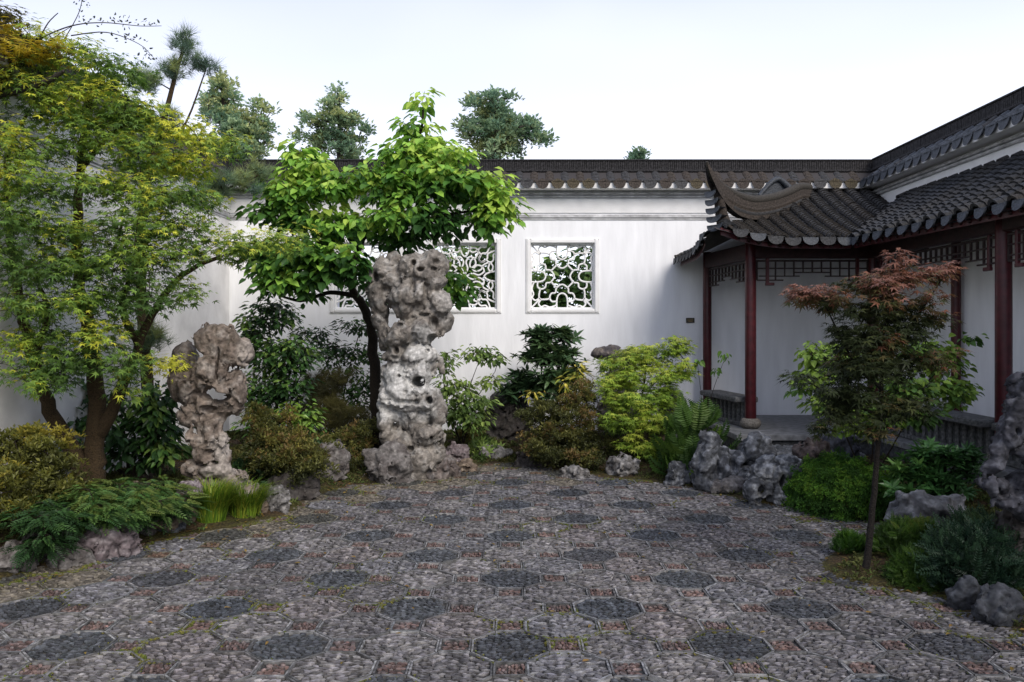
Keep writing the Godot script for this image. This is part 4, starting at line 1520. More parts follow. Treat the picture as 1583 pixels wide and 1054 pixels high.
	surveyed(r, foot, d, [
		[1580, 600, 20, 28, 0.0, 0.10], [1572, 632, 22, 30, 0.02, 0.11], [1562, 655, 18, 26, 0.05, 0.10], [1592, 650, 26, 50, 0.0, 0.13], [1550, 680, 24, 24, 0.05, 0.10], [1536, 700, 18, 26, 0.06, 0.08], [1526, 720, 16, 18, 0.05, 0.08],
		[1575, 700, 20, 24, 0.08, 0.1], [1518, 745, 20, 15, 0.06, 0.09], [1540, 748, 22, 16, 0.03, 0.1], [1560, 775, 34, 22, 0.0, 0.12], [1590, 760, 30, 42, 0.02, 0.14], [1620, 700, 26, 90, 0.0, 0.16], [1595, 790, 30, 22, 0.0, 0.14]],
		[[1558, 722, 14, 22, 0.16, 0.12], [1514, 712, 6, 5, 0.14, 0.08], [1578, 733, 8, 8, 0.16, 0.1], [1556, 664, 4, 9, 0.17, 0.08], [1540, 735, 16, 4, 0.16, 0.08], [1585, 672, 5, 14, 0.16, 0.08], [1545, 765, 10, 5, 0.16, 0.1]])
	stand("scholar_rock", "jagged blue grey scholar's rock rising at the right edge in front of the gallery bench", r.mesh(0.0105), at(foot.x, foot.y, d))

	# the pair of dark blue rocks before the gallery steps
	foot = Vector2(1130, 756)
	d = 8.35
	r = Rock.new()
	r.setup(51, 0.7)
	r.k = 0.05; r.swell = 0.05; r.pit = 0.06; r.fine = 0.016
	r.base = blue[0]; r.other = blue[1]; r.pale = blue[2]; r.pale_amount = 0.8
	surveyed(r, foot, d, [
		[1096, 690, 20, 28, 0.0, 0.16], [1086, 720, 22, 34, 0.04, 0.18], [1112, 722, 24, 32, 0.02, 0.18], [1140, 722, 22, 28, 0.0, 0.17], [1164, 700, 26, 24, -0.04, 0.18], [1180, 690, 22, 22, -0.06, 0.16], [1192, 702, 14, 18, -0.06, 0.14], [1160, 728, 26, 20, 0.0, 0.18], [1100, 745, 32, 14, 0.08, 0.2], [1135, 745, 30, 14, 0.06, 0.2]],
		[[1082, 682, 6, 4, 0.2, 0.1], [1150, 722, 10, 10, 0.2, 0.14], [1178, 712, 4, 12, 0.16, 0.12], [1128, 715, 7, 14, 0.22, 0.1], [1104, 720, 4, 16, 0.24, 0.08]])
	stand("scholar_rock", "long dark blue grey rock with two humps before the gallery floor", r.mesh(0.0145), at(foot.x, foot.y, d))

	foot = Vector2(1205, 780)
	d = 7.7
	r = Rock.new()
	r.setup(57, 0.6)
	r.k = 0.04; r.swell = 0.04; r.pit = 0.045; r.fine = 0.014
	r.base = blue[0] * 1.2; r.other = blue[1]; r.pale = Color(0.50, 0.51, 0.52); r.pale_amount = 0.9
	surveyed(r, foot, d, [
		[1172, 735, 22, 24, 0.06, 0.15], [1190, 722, 22, 22, 0.02, 0.16], [1160, 758, 18, 20, 0.12, 0.14], [1215, 730, 28, 30, 0.0, 0.18], [1198, 762, 18, 18, 0.1, 0.15], [1232, 752, 20, 28, 0.0, 0.17], [1208, 768, 30, 14, 0.08, 0.18], [1255, 745, 14, 20, -0.05, 0.12]],
		[[1168, 752, 8, 9, 0.28, 0.12], [1164, 768, 7, 6, 0.28, 0.10], [1202, 742, 4, 14, 0.2, 0.1], [1218, 748, 3, 12, 0.2, 0.1]])
	spot(r, foot, d, 1198, 768, 14, 12, 0.8)
	stand("scholar_rock", "pale speckled rock with dark hollows standing at the paving's right rear corner", r.mesh(0.012), at(foot.x, foot.y, d))

	# smaller stones, from the left edge round to the right
	boulder(14, 893, 76, 50, grey, "rounded grey stone at the far left end of the stone edging", 1, 2)
	boulder(66, 876, 84, 86, dark, "dark brown stone under the ferny shrub near the left edge", 2)
	var s3 := boulder(100, 882, 74, 46, grey, "small grey stone with a white patch, second of the left edging", 3, 4)
	boulder(158, 868, 104, 70, purple, "broad purplish grey stone below the ferny shrub", 4, 6)
	boulder(222, 836, 40, 42, grey, "small grey stone in the shade under the ferny shrub's right end", 5)
	boulder(262, 832, 44, 32, blue, "little blue grey stone with a flat top beside the ferny shrub", 6)
	boulder(286, 818, 60, 66, purple, "pale purplish stone just left of the grass clumps", 7, 5, 1)
	boulder(250, 790, 66, 66, purple, "purplish stone with pale top edges behind the ferny shrub", 8, 5)
	boulder(222, 790, 165, 62, tan, "long low tan boulder between the maple trunk and the top heavy rock", 9, 4, 1, 0.6)
	boulder(424, 800, 48, 46, whitish, "pale angular stone with a hollow right of the grass clumps", 10, 6, 2)
	boulder(402, 803, 26, 28, tan, "tiny brown stone between grass clump and angular stone", 11)
	boulder(450, 772, 90, 52, dark, "dark low stone under the olive azalea at the paving's left corner", 12)
	boulder(506, 745, 60, 84, grey, "upright smooth grey stone to the right of the left azalea", 13, 3)
	var s14 := boulder(600, 751, 88, 84, grey, "peaked grey stone at the left foot of the tallest rock", 14, 7, 1)
	boulder(674, 742, 84, 44, [Color(0.20, 0.17, 0.15), Color(0.12, 0.095, 0.085), Color(0.34, 0.33, 0.33), 0.5], "low rounded brown stone at the right foot of the tallest rock", 15, 4)
	boulder(718, 733, 44, 26, tan, "small brownish pitted stone just right of the tallest rock's foot", 16, 4, 2)
	boulder(704, 700, 44, 36, purple, "little purplish stone half hidden behind the tallest rock", 17, 3)
	boulder(756, 717, 78, 26, whitish, "flat pale stone lying at the paving's rear edge", 18, 4)
	boulder(784, 704, 84, 100, dark, "upright dark brown boulder below the rhododendron", 19, 4)
	boulder(822, 727, 66, 40, dark, "dark low stone in front of the upright boulder", 20)
	boulder(890, 743, 50, 26, whitish, "pale pitted stone alone at the rear edge of the paving", 21, 4, 2)
	boulder(964, 742, 54, 38, whitish, "upright pale stone with holes below the lime green shrub", 22, 5, 3)
	boulder(1008, 727, 84, 40, tan, "flat brownish stone under the lime green shrub", 23, 4, 1)
	boulder(1052, 755, 54, 40, blue, "small blue grey stone left of the two humped rock", 24, 4)
	boulder(1130, 766, 70, 24, grey, "flat pale stone at the foot of the two humped rock", 25, 3)
	boulder(1158, 762, 56, 34, blue, "low blue grey stone between the two humped rock and the speckled rock", 26, 4)
	boulder(1262, 768, 64, 92, [Color(0.13, 0.10, 0.095), Color(0.08, 0.062, 0.058), Color(0.2, 0.18, 0.17), 0.4], "brown upright stone between the speckled rock and the moss mound", 27, 3)
	boulder(1300, 740, 84, 92, [Color(0.085, 0.09, 0.12), Color(0.045, 0.048, 0.06), Color(0.2, 0.21, 0.25), 0.5], "dark bluish stone behind the moss mound", 28, 4, 1)
	boulder(1444, 826, 130, 70, [Color(0.15, 0.155, 0.165), Color(0.08, 0.082, 0.09), Color(0.33, 0.34, 0.36), 0.7], "broad grey pitted boulder left of the right edge rock", 29, 4, 3)
	boulder(1568, 850, 80, 74, dark, "dark brown stone under the jagged right edge rock", 30, 4)
	boulder(1500, 940, 60, 58, [Color(0.07, 0.075, 0.085), Color(0.04, 0.043, 0.05), Color(0.13, 0.14, 0.155), 0.4], "dark angular stone at the lower right by the shady ferns", 31, 6)
	boulder(1552, 968, 78, 66, [Color(0.075, 0.08, 0.09), Color(0.04, 0.043, 0.05), Color(0.13, 0.14, 0.155), 0.4], "largest dark angular stone at the lower right corner", 32, 6)
	# stones against the back wall
	foot = Vector2(950, 690)
	d = 10.9
	r = Rock.new()
	r.setup(91, 0.8)
	r.k = 0.05; r.swell = 0.05; r.pit = 0.04; r.fine = 0.012
	r.base = Color(0.15, 0.135, 0.14); r.other = Color(0.09, 0.082, 0.085); r.pale = Color(0.3, 0.25, 0.2); r.pale_amount = 0.5
	surveyed(r, foot, d, [[940, 545, 26, 14, 0.0, 0.16], [968, 550, 24, 16, 0.0, 0.16], [958, 590, 26, 40, 0.0, 0.2], [955, 650, 34, 50, 0.0, 0.24]], [[926, 568, 8, 8, 0.1, 0.2]])
	stand("stone", "dark slab topped boulder leaning by the white wall behind the lime green shrub", r.mesh(0.02), at(foot.x, foot.y, d))
	foot = Vector2(1040, 700)
	d = 10.3
	r = Rock.new()
	r.setup(92, 0.8)
	r.k = 0.05; r.swell = 0.05; r.pit = 0.05; r.fine = 0.012
	r.base = blue[0]; r.other = blue[1]; r.pale = blue[2]; r.pale_amount = 0.5
	surveyed(r, foot, d, [[1036, 620, 18, 24, 0.0, 0.2], [1030, 665, 26, 40, 0.0, 0.22], [1050, 640, 12, 30, 0.0, 0.14]], [])
	stand("stone", "grey stone showing through the right side of the lime green shrub", r.mesh(0.02), at(foot.x, foot.y, d))
	# rough slab that serves as the step up to the gallery
	foot = Vector2(1240, 712)
	d = 9.2
	r = Rock.new()
	r.setup(93, 0.7)
	r.k = 0.05; r.swell = 0.03; r.pit = 0.035; r.fine = 0.014
	r.base = Color(0.19, 0.195, 0.205); r.other = Color(0.11, 0.115, 0.12); r.pale = Color(0.33, 0.34, 0.35); r.pale_amount = 0.7
	surveyed(r, foot, d, [[1215, 704, 50, 22, 0.0, 0.28], [1262, 704, 46, 22, 0.0, 0.28], [1300, 708, 36, 20, 0.0, 0.26]], [[1225, 690, 4, 3, 0.25, 0.06], [1250, 694, 5, 3, 0.27, 0.06], [1268, 692, 4, 3, 0.26, 0.06]])
	r.plane(Vector3(0.02, 1, 0.03), 0.155)
	stand("step_stone", "rough grey pitted slab laid as a step below the gallery floor", r.mesh(0.017), at(foot.x, foot.y, d), false, "", "step")


# ---- leaves --------------------------------------------------------------------------------------------------------------
func oval(sh: Shape, from: Vector3, dir: Vector3, up: Vector3, len: float, wide: float, fold: float, droop: float) -> void:
	var side := dir.cross(up).normalized()
	var nn := side.cross(dir).normalized()
	var xs := [0.0, 0.30, 0.66, 1.0]
	var ws := [0.0, 0.92, 0.72, 0.0]
	var mid := []
	var l := []
	var r := []
	for k in 4:
		var m: Vector3 = from + dir * (xs[k] * len) - nn * (droop * xs[k] * xs[k] * len)
		var w: float = ws[k] * wide * len * 0.5
		mid.append(m)
		l.append(m + side * w + nn * (fold * w))
		r.append(m - side * w + nn * (fold * w))
	sh.tri(mid[0], mid[1], l[1]); sh.tri(mid[0], r[1], mid[1])
	sh.quad(mid[1], mid[2], l[2], l[1]); sh.quad(mid[1], r[1], r[2], mid[2])
	sh.tri(mid[2], mid[3], l[2]); sh.tri(mid[2], r[2], mid[3])


func slip(sh: Shape, from: Vector3, dir: Vector3, up: Vector3, len: float, wide: float, fold: float) -> void:   # a small leaf of two faces
	var side := dir.cross(up).normalized() * wide * len * 0.5
	var nn := side.cross(dir).normalized() * len * fold
	var m := from + dir * len * 0.45
	sh.tri(from, from + dir * len, m + side + nn)
	sh.tri(from, m - side + nn, from + dir * len)


func make_leaves() -> void:
	rng.seed = 600
	for k in ["oval", "broad", "lance"]:
		var sh := Shape.new()
		oval(sh, Vector3.ZERO, Vector3.RIGHT, Vector3.UP, 1.0, {"oval": 0.52, "broad": 0.72, "lance": 0.30}[k], 0.35, {"oval": 0.16, "broad": 0.22, "lance": 0.20}[k])
		leaf_mesh[k] = sh.done()
	var sh := Shape.new()
	var lobes := [[-1.62, 0.50], [-0.86, 0.82], [0.0, 1.0], [0.86, 0.82], [1.62, 0.50]]
	for i in 5:
		var a: float = lobes[i][0]
		var len: float = lobes[i][1]
		var p := func(ang: float, r: float, y: float) -> Vector3: return Vector3(cos(ang) * r + 0.12, y, sin(ang) * r)
		var tip: Vector3 = p.call(a, len, -0.16 * len)
		var n0: Vector3 = p.call(a - 0.40, 0.26, 0.03)
		var n1: Vector3 = p.call(a + 0.40, 0.26, 0.03)
		var m: Vector3 = p.call(a, 0.45, -0.02)
		var c := Vector3(0.05, 0, 0)
		sh.tri(c, m, n0); sh.tri(c, n1, m)
		sh.tri(n0, m, tip); sh.tri(m, n1, tip)
	leaf_mesh["maple"] = sh.done()
	# a whorl of narrow leaves at a twig's end
	sh = Shape.new()
	for i in 8:
		var a := TAU * i / 8.0 + rr(-0.25, 0.25)
		var e := rr(0.1, 0.75)
		sh.tint = Color(1, 1, 1) * rr(0.75, 1.2)
		oval(sh, Vector3.ZERO, Vector3(cos(a) * cos(e), sin(e), sin(a) * cos(e)), Vector3.UP, rr(0.75, 1.05), 0.34, 0.3, 0.25)
	leaf_mesh["whorl"] = sh.done()
	# a feathery spray
	sh = Shape.new()
	for i in 7:
		var x := 0.10 + 0.13 * i
		for s in [-1.0, 1.0]:
			sh.tint = Color(1, 1, 1) * rr(0.7, 1.25)
			slip(sh, Vector3(x, -0.10 * x * x, 0), Vector3(0.62, rr(-0.15, 0.2), s * 0.75).normalized(), Vector3.UP, (0.34 - 0.025 * i) * rr(0.85, 1.15), 0.42, 0.12)
	slip(sh, Vector3(0.95, -0.09, 0), Vector3(1, -0.1, 0).normalized(), Vector3.UP, 0.22, 0.4, 0.1)
	leaf_mesh["spray"] = sh.done()
	# a dense bunch of small round leaves
	sh = Shape.new()
	for i in 12:
		var a := rr(0, TAU)
		var e := rr(-0.3, 1.2)
		var dir := Vector3(cos(a) * cos(e), sin(e), sin(a) * cos(e))
		sh.tint = Color(1, 1, 1) * rr(0.7, 1.3)
		slip(sh, dir * rr(0.1, 0.55), (dir + Vector3(rr(-0.6, 0.6), rr(-0.3, 0.5), rr(-0.6, 0.6))).normalized(), Vector3(rr(-0.4, 0.4), 1, rr(-0.4, 0.4)), rr(0.38, 0.55), 0.55, 0.15)
	leaf_mesh["bunch"] = sh.done()
	# pine needles
	sh = Shape.new()
	for i in 46:
		var a := rr(0, TAU)
		var e := rr(-0.35, 1.25)
		var dir := Vector3(cos(a) * cos(e), sin(e), sin(a) * cos(e))
		var s := dir.cross(Vector3(rr(-1, 1), rr(-1, 1), rr(-1, 1))).normalized() * 0.016
		sh.tint = Color(1, 1, 1) * rr(0.7, 1.25)
		var o := Vector3(0, rr(-0.25, 0.35), 0)
		sh.tri(o - s, o + s, o + dir * rr(0.7, 1.0))
	leaf_mesh["needles"] = sh.done()
	# a curved grass blade
	sh = Shape.new()
	var pts := [Vector3(0, 0, 0), Vector3(0.12, 0.42, 0), Vector3(0.38, 0.72, 0), Vector3(0.78, 0.80, 0)]
	for k in 3:
		var w0: float = 0.022 * (1.0 - k / 3.2)
		var w1: float = 0.022 * (1.0 - (k + 1) / 3.2)
		sh.quad(pts[k] - Vector3(0, 0, w0), pts[k] + Vector3(0, 0, w0), pts[k + 1] + Vector3(0, 0, w1), pts[k + 1] - Vector3(0, 0, w1))
	leaf_mesh["blade"] = sh.done()
	# a fern frond
	sh = Shape.new()
	for i in 14:
		var t := 0.08 + 0.9 * i / 14.0
		var p := Vector3(t * 0.85, 0.62 * t - 0.60 * t * t, 0)
		for s in [-1.0, 1.0]:
			sh.tint = Color(1, 1, 1) * rr(0.75, 1.2)
			slip(sh, p, Vector3(0.35, rr(-0.12, 0.1), s).normalized(), Vector3.UP, 0.26 * sin(PI * minf(t + 0.12, 1.0)) + 0.03, 0.34, 0.08)
	leaf_mesh["frond"] = sh.done()


func leaf_place(p: Vector3, dir: Vector3, up: Vector3, size: float) -> Transform3D:
	var z := dir.cross(up)
	if z.length_squared() < 1e-6:
		z = dir.cross(Vector3(0.3, 0.2, 1))
	z = z.normalized()
	var y := z.cross(dir).normalized()
	return Transform3D(Basis(dir * size, y * size, z * size), p)


func some_dir() -> Vector3:
	var a := rr(0, TAU)
	var y := rr(-1, 1)
	var s := sqrt(1.0 - y * y)
	return Vector3(cos(a) * s, y, sin(a) * s)


func tinted(m: StandardMaterial3D, c: Color) -> StandardMaterial3D:
	var key := "%s %.3f %.3f %.3f" % [str(m.get_instance_id()), c.r, c.g, c.b]
	if not M.has(key):
		var t: StandardMaterial3D = m.duplicate()
		t.albedo_color = c.linear_to_srgb()
		M[key] = t
	return M[key]


# leaves: [place, palette index, brightness].  The nearest ones become parts of their own, the rest one mass.
func foliage(parent: Node3D, leaf: String, material: StandardMaterial3D, colours: Array, leaves: Array, singles: int, single_name := "leaf", o_lift := 1.5) -> void:
	var palette := []
	for c in colours:
		palette.append(c * o_lift)
	var from := Vector3(0, EYE, 0) - parent.position
	if singles > 0:
		var order := []
		for i in leaves.size():
			var p: Vector3 = leaves[i][0].origin
			var w := p + parent.position
			var out := absf(w.x / w.z) > 0.64 or w.z > -1.0 or (EYE - w.y) / -w.z < -0.41
			order.append([p.distance_to(from) / maxf(leaves[i][0].basis.x.length(), 0.01) + (1e6 if out else 0.0), i])
		order.sort_custom(func(a, b): return a[0] < b[0])
		var chosen := {}
		for k in mini(singles, order.size()):
			var q: Array = leaves[order[k][1]]
			chosen[order[k][1]] = true
			var step: float = [0.8, 1.0, 1.2][clampi(int((q[2] - 0.7) / 0.2), 0, 2)]
			var c: Color = palette[q[1]]
			var o := MeshInstance3D.new()
			o.mesh = leaf_mesh[leaf]
			o.material_override = tinted(material, c * step)
			o.name = numbered(parent, single_name)
			o.transform = q[0]
			parent.add_child(o)
		var rest := []
		for i in leaves.size():
			if not chosen.has(i):
				rest.append(leaves[i])
		leaves = rest
	if leaves.is_empty():
		return
	var where := []
	var tints := []
	for q in leaves:
		where.append(q[0])
		var c: Color = palette[q[1]]
		tints.append(c * q[2])
	stuff(put_many("foliage", leaf_mesh[leaf], material, where, tints, parent))


# ---- a woody plant: stems, twigs that grow to points within blobs, leaves on the twigs --------------------------------------
# stems: [[[px, py, d], ...], r0, r1];  blobs: [px, py, rx, ry, d, rz m, twigs, tone shift]
func plant(called: String, label: String, category: String, base: Vector3, stems: Array, blobs: Array, o: Dictionary) -> Node3D:
	var t := thing(called, label, category, base, o.get("group", ""))
	rng.seed = hash(label)
	var wood_mat: Material = o.get("bark", M.bark_dark)
	var nodes := PackedVector3Array()
	for s in stems:
		var pts := []
		for p in s[0]:
			pts.append(at(p[0], p[1], p[2]) - base)
		var path := path_of(pts, 5)
		var w := PackedVector3Array()
		for p in path:
			w.push_back(p + Vector3(rr(-1, 1), rr(-0.3, 0.3), rr(-1, 1)) * s[1] * 0.16)
		var sh := Shape.new()
		sh.tube(w, taper(w.size(), s[1], s[2]), 10 if s[1] > 0.03 else 6)
		put(o.get("stem", "stem"), sh.done(), wood_mat, t)
		nodes.append_array(path.slice(int(path.size() * o.get("bare", 0.3))))
	if nodes.is_empty():
		nodes.push_back(Vector3(0, 0.02, 0))
	var palette: Array = o.palette
	var leaves := []
	var twig := Shape.new()
	var clump := FastNoiseLite.new()
	clump.seed = hash(label) % 1000
	clump.frequency = o.get("clump", 1.6)
	var leaf_size: float = o.size
	var flat: float = o.get("flat", 0.5)
	var droop: float = o.get("droop", 0.2)
	var spread: float = o.get("spread", 0.16)
	for b in blobs:
		var s: float = b[4] / FOCAL
		var mid := at(b[0], b[1], b[4]) - base
		var rad := Vector3(b[2] * s, b[3] * s, b[5])
		for k in b[6]:
			var u := some_dir() * pow(rr(0.03, 1.0), 0.42)
			if rng.randf() < 0.09:
				u *= rr(1.15, 1.5)
			var tip := mid + u * rad
			var best := 0
			var bd := 1e9
			for i in nodes.size():
				var dd := tip.distance_squared_to(nodes[i])
				if nodes[i].y > tip.y:
					dd *= 1.8
				if dd < bd:
					bd = dd; best = i
			var from := nodes[best]
			var span_ := tip - from
			var bend := from + span_ * 0.5 + Vector3(0, span_.length() * rr(0.02, 0.16), 0) + some_dir() * span_.length() * 0.07
			var path := path_of([from, bend, tip], 3)
			var len := span_.length()
			twig.tint = Color(1, 1, 1)
			var tr: float = o.get("twig", 0.006)
			twig.tube(path, taper(path.size(), minf(tr * (0.6 + len * 1.5), tr * 3.0), tr * 0.35), 4, false)
			if len > 0.12:
				nodes.push_back(path[3])
				nodes.push_back(path[5])
			var outward := (tip - mid) / rad.length() + span_.normalized() * 0.6
			var cl := clump.get_noise_3dv(tip + base)
			for e in int(o.per):
				var along := rr(0.55, 1.05)
				var q := (bend.lerp(tip, clampf((along - 0.5) * 2.0, 0, 1.08)) if along > 0.5 else from)
				var jit := some_dir()
				jit.y *= (1.0 - flat)
				q += jit * spread * sqrt(rr(0.0, 1.0))
				var side := Vector3(outward.x, 0, outward.z) * 0.7 + Vector3(jit.x, jit.y * 0.6, jit.z) + Vector3(0, -droop, 0)
				var up: Vector3 = (Vector3(0, 1, 0) + some_dir() * (1.0 - flat) * 0.9 + outward * o.get("lean", 0.25)).normalized()
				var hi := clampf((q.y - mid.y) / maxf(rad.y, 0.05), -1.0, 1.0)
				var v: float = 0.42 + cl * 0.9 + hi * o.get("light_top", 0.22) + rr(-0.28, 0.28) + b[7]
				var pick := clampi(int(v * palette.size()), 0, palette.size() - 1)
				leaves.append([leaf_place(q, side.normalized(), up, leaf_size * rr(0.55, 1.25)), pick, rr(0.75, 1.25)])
	if twig.v.size():
		stuff(put("twigs", twig.done(), o.get("twig_bark", wood_mat), t))
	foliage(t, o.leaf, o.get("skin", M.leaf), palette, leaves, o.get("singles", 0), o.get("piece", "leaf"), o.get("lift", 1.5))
	return t


# a low mound of grass, fern or moss: pieces spread over a dome
func mound(called: String, label: String, category: String, px: float, py: float, w: float, h: float, deep: float, n: int, o: Dictionary) -> Node3D:
	var g := on_soil(px, py)
	var s := -g.z / FOCAL
	var t := thing(called, label, category, Vector3(g.x, g.y, g.z - deep * 0.6), o.get("group", ""))
	rng.seed = hash(label)
	var rad := Vector3(w * s * 0.5, h * s, deep)
	var lump := FastNoiseLite.new()
	lump.seed = hash(label) % 997
	lump.frequency = 3.2
	var leaves := []
	for i in n:
		var dir := some_dir()
		dir.y = absf(dir.y)
		var q := dir * rad * (0.80 + 0.30 * lump.get_noise_3dv(dir * 1.2 + t.position)) * pow(rr(0.2, 1.0), o.get("core", 0.25))
		var out := (q / rad / rad)
		out = Vector3(out.x, out.y * 0.7 + o.get("rise", 0.3), out.z).normalized()
		var along: Vector3 = (out * o.get("outward", 0.6) + some_dir() * o.get("mess", 0.6) + Vector3(0, o.get("lift", 0.2), 0)).normalized()
		var palette: Array = o.palette
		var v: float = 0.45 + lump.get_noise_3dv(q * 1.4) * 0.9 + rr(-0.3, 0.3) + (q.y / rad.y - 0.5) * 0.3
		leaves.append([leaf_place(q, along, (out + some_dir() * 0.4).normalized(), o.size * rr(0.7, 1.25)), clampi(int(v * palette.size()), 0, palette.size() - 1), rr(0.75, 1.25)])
	foliage(t, o.leaf, o.get("skin", M.leaf), o.palette, leaves, o.get("singles", 0), o.get("piece", "leaf"))
	return t


func grass_clump(label: String, px: float, py: float, w: float, h: float, n: int, palette: Array) -> void:
	var g := on_soil(px, py)
	var s := -g.z / FOCAL
	var t := thing("grass_clump", label, "grass", Vector3(g.x, g.y - 0.01, g.z - w * s * 0.25), "mondo grass clumps on the paving edge")
	rng.seed = hash(label)
	var leaves := []
	for i in n:
		var a := rr(0, TAU)
		var r := sqrt(rr(0, 1)) * w * s * 0.26
		var p := Vector3(cos(a) * r, 0, sin(a) * r)
		var turn := a + rr(-0.9, 0.9)
		var len := h * s * rr(0.75, 1.25)
		var b := Basis(Vector3.UP, -turn).scaled(Vector3(1, 1, 1))
		var bl := Basis(b.x * len * rr(0.35, 1.05), Vector3(0, len * rr(0.75, 1.15), 0), b.z * len * 0.8)
		leaves.append([Transform3D(bl, p), clampi(int(rr(0, 1) * palette.size()), 0, palette.size() - 1), rr(0.75, 1.25)])
	foliage(t, "blade", M.leaf, palette, leaves, 0, "blade")


func build_plants() -> void:
	make_leaves()
	var maple_pal := [Color(0.036, 0.068, 0.016), Color(0.055, 0.100, 0.020), Color(0.078, 0.128, 0.024), Color(0.115, 0.168, 0.026), Color(0.165, 0.210, 0.028), Color(0.28, 0.28, 0.032)]
	var gold_pal := [Color(0.085, 0.085, 0.020), Color(0.16, 0.13, 0.025), Color(0.26, 0.19, 0.025), Color(0.36, 0.26, 0.022), Color(0.42, 0.33, 0.03)]
	var broad_pal := [Color(0.020, 0.055, 0.012), Color(0.034, 0.085, 0.016), Color(0.055, 0.125, 0.020), Color(0.090, 0.180, 0.026), Color(0.145, 0.25, 0.036), Color(0.22, 0.30, 0.05)]
	var gloss_pal := [Color(0.014, 0.034, 0.012), Color(0.022, 0.052, 0.016), Color(0.034, 0.078, 0.020), Color(0.055, 0.115, 0.026), Color(0.10, 0.16, 0.035)]
	var olive_pal := [Color(0.034, 0.040, 0.014), Color(0.054, 0.060, 0.018), Color(0.080, 0.084, 0.022), Color(0.105, 0.105, 0.026), Color(0.13, 0.088, 0.03)]
	var lime_pal := [Color(0.06, 0.10, 0.016), Color(0.10, 0.165, 0.022), Color(0.15, 0.225, 0.028), Color(0.21, 0.29, 0.036), Color(0.29, 0.33, 0.05)]
	var pale_pal := [Color(0.05, 0.085, 0.022), Color(0.085, 0.135, 0.032), Color(0.13, 0.19, 0.045), Color(0.18, 0.24, 0.06)]
	var fern_pal := [Color(0.018, 0.045, 0.014), Color(0.030, 0.072, 0.020), Color(0.048, 0.105, 0.026), Color(0.075, 0.135, 0.032)]
	var moss_pal := [Color(0.020, 0.055, 0.008), Color(0.034, 0.090, 0.010), Color(0.052, 0.125, 0.012), Color(0.08, 0.15, 0.016)]
	var red_pal := [Color(0.020, 0.028, 0.010), Color(0.040, 0.048, 0.014), Color(0.060, 0.052, 0.018), Color(0.085, 0.050, 0.022), Color(0.13, 0.055, 0.030), Color(0.17, 0.08, 0.055)]
	var pine_pal := [Color(0.06, 0.10, 0.07), Color(0.085, 0.135, 0.075), Color(0.12, 0.165, 0.075), Color(0.16, 0.19, 0.06)]
	var far_pal := [Color(0.07, 0.12, 0.075), Color(0.11, 0.165, 0.095), Color(0.155, 0.205, 0.11), Color(0.21, 0.23, 0.10)]

	# --- beyond the walls
	var far := {"leaf": "bunch", "size": 0.27, "per": 6, "palette": far_pal, "spread": 0.26, "flat": 0.35, "twig": 0.02, "bark": M.bark_grey, "stem": "trunk", "clump": 0.5, "bare": 0.45, "lift": 2.2}
	plant("evergreen_tree", "bluish green tree rising behind the wall at the left, beside the pine tip", "tree", Vector3(at(360, 0, 22).x, 0, -22), [[[[360, 592, 22], [362, 300, 22], [345, 135, 22]], 0.22, 0.04]],
		[[345, 170, 26, 34, 22, 0.9, 26, 0.0], [372, 205, 36, 34, 22, 1.0, 36, 0.0], [335, 225, 36, 30, 22, 1.0, 26, 0.1], [402, 205, 16, 24, 22, 0.5, 10, 0.0], [385, 240, 34, 20, 22, 1.0, 26, 0.05], [345, 130, 12, 16, 22, 0.4, 8, 0.0], [408, 170, 14, 8, 22, 0.4, 5, 0.05], [330, 150, 8, 12, 22, 0.3, 4, 0.0]], far)
	plant("evergreen_tree", "loose topped tree rising behind the wall left of the broad leaved crown", "tree", Vector3(at(525, 0, 24).x, 0, -24), [[[[525, 585, 24], [527, 300, 24], [522, 150, 24]], 0.22, 0.04]],
		[[525, 152, 8, 10, 24, 0.3, 4, 0.0], [522, 170, 22, 22, 24, 0.8, 14, -0.05], [535, 200, 30, 24, 24, 0.9, 24, 0.0], [500, 205, 24, 22, 24, 0.8, 14, 0.0], [478, 190, 10, 10, 24, 0.4, 5, -0.1], [520, 235, 42, 22, 24, 1.0, 28, 0.1], [462, 215, 7, 6, 24, 0.3, 3, -0.1], [565, 200, 6, 8, 24, 0.3, 3, 0.0]], far)
	plant("evergreen_tree", "rounded dense tree rising behind the middle of the back wall", "tree", Vector3(at(768, 0, 23).x, 0, -23), [[[[768, 588, 23], [766, 300, 23], [760, 150, 23]], 0.22, 0.04]],
		[[762, 170, 30, 24, 23, 0.9, 28, 0.05], [755, 205, 36, 30, 23, 1.0, 44, 0.15], [790, 200, 26, 28, 23, 0.9, 26, 0.1], [768, 235, 44, 18, 23, 1.0, 30, 0.2], [822, 195, 14, 26, 23, 0.5, 10, -0.1], [716, 195, 8, 12, 23, 0.4, 5, -0.1], [838, 218, 12, 6, 23, 0.4, 5, -0.15], [735, 160, 10, 10, 23, 0.4, 4, 0.0]], far)
	plant("evergreen_tree", "tip of a distant tree just above the back wall's coping", "tree", Vector3(at(985, 0, 30).x, 0, -30), [[[[985, 570, 30], [985, 300, 30], [986, 238, 30]], 0.2, 0.03]], [[986, 242, 10, 6, 30, 0.5, 9, 0.0], [980, 256, 14, 8, 30, 0.5, 9, 0.0]], far)
	var hedge := {"leaf": "broad", "size": 0.15, "per": 16, "palette": [Color(0.05, 0.10, 0.03), Color(0.09, 0.16, 0.045), Color(0.13, 0.21, 0.06), Color(0.18, 0.26, 0.07)], "spread": 0.22, "flat": 0.3, "clump": 1.5}
	plant("leafy_shrub", "shrub seen through the leftmost latticed window", "shrub", Vector3(at(560, 0, 13.6).x, 0, -13.6), [[[[560, 655, 13.6], [560, 480, 13.6]], 0.03, 0.012]], [[560, 450, 60, 46, 13.6, 0.4, 46, 0.0]], hedge)
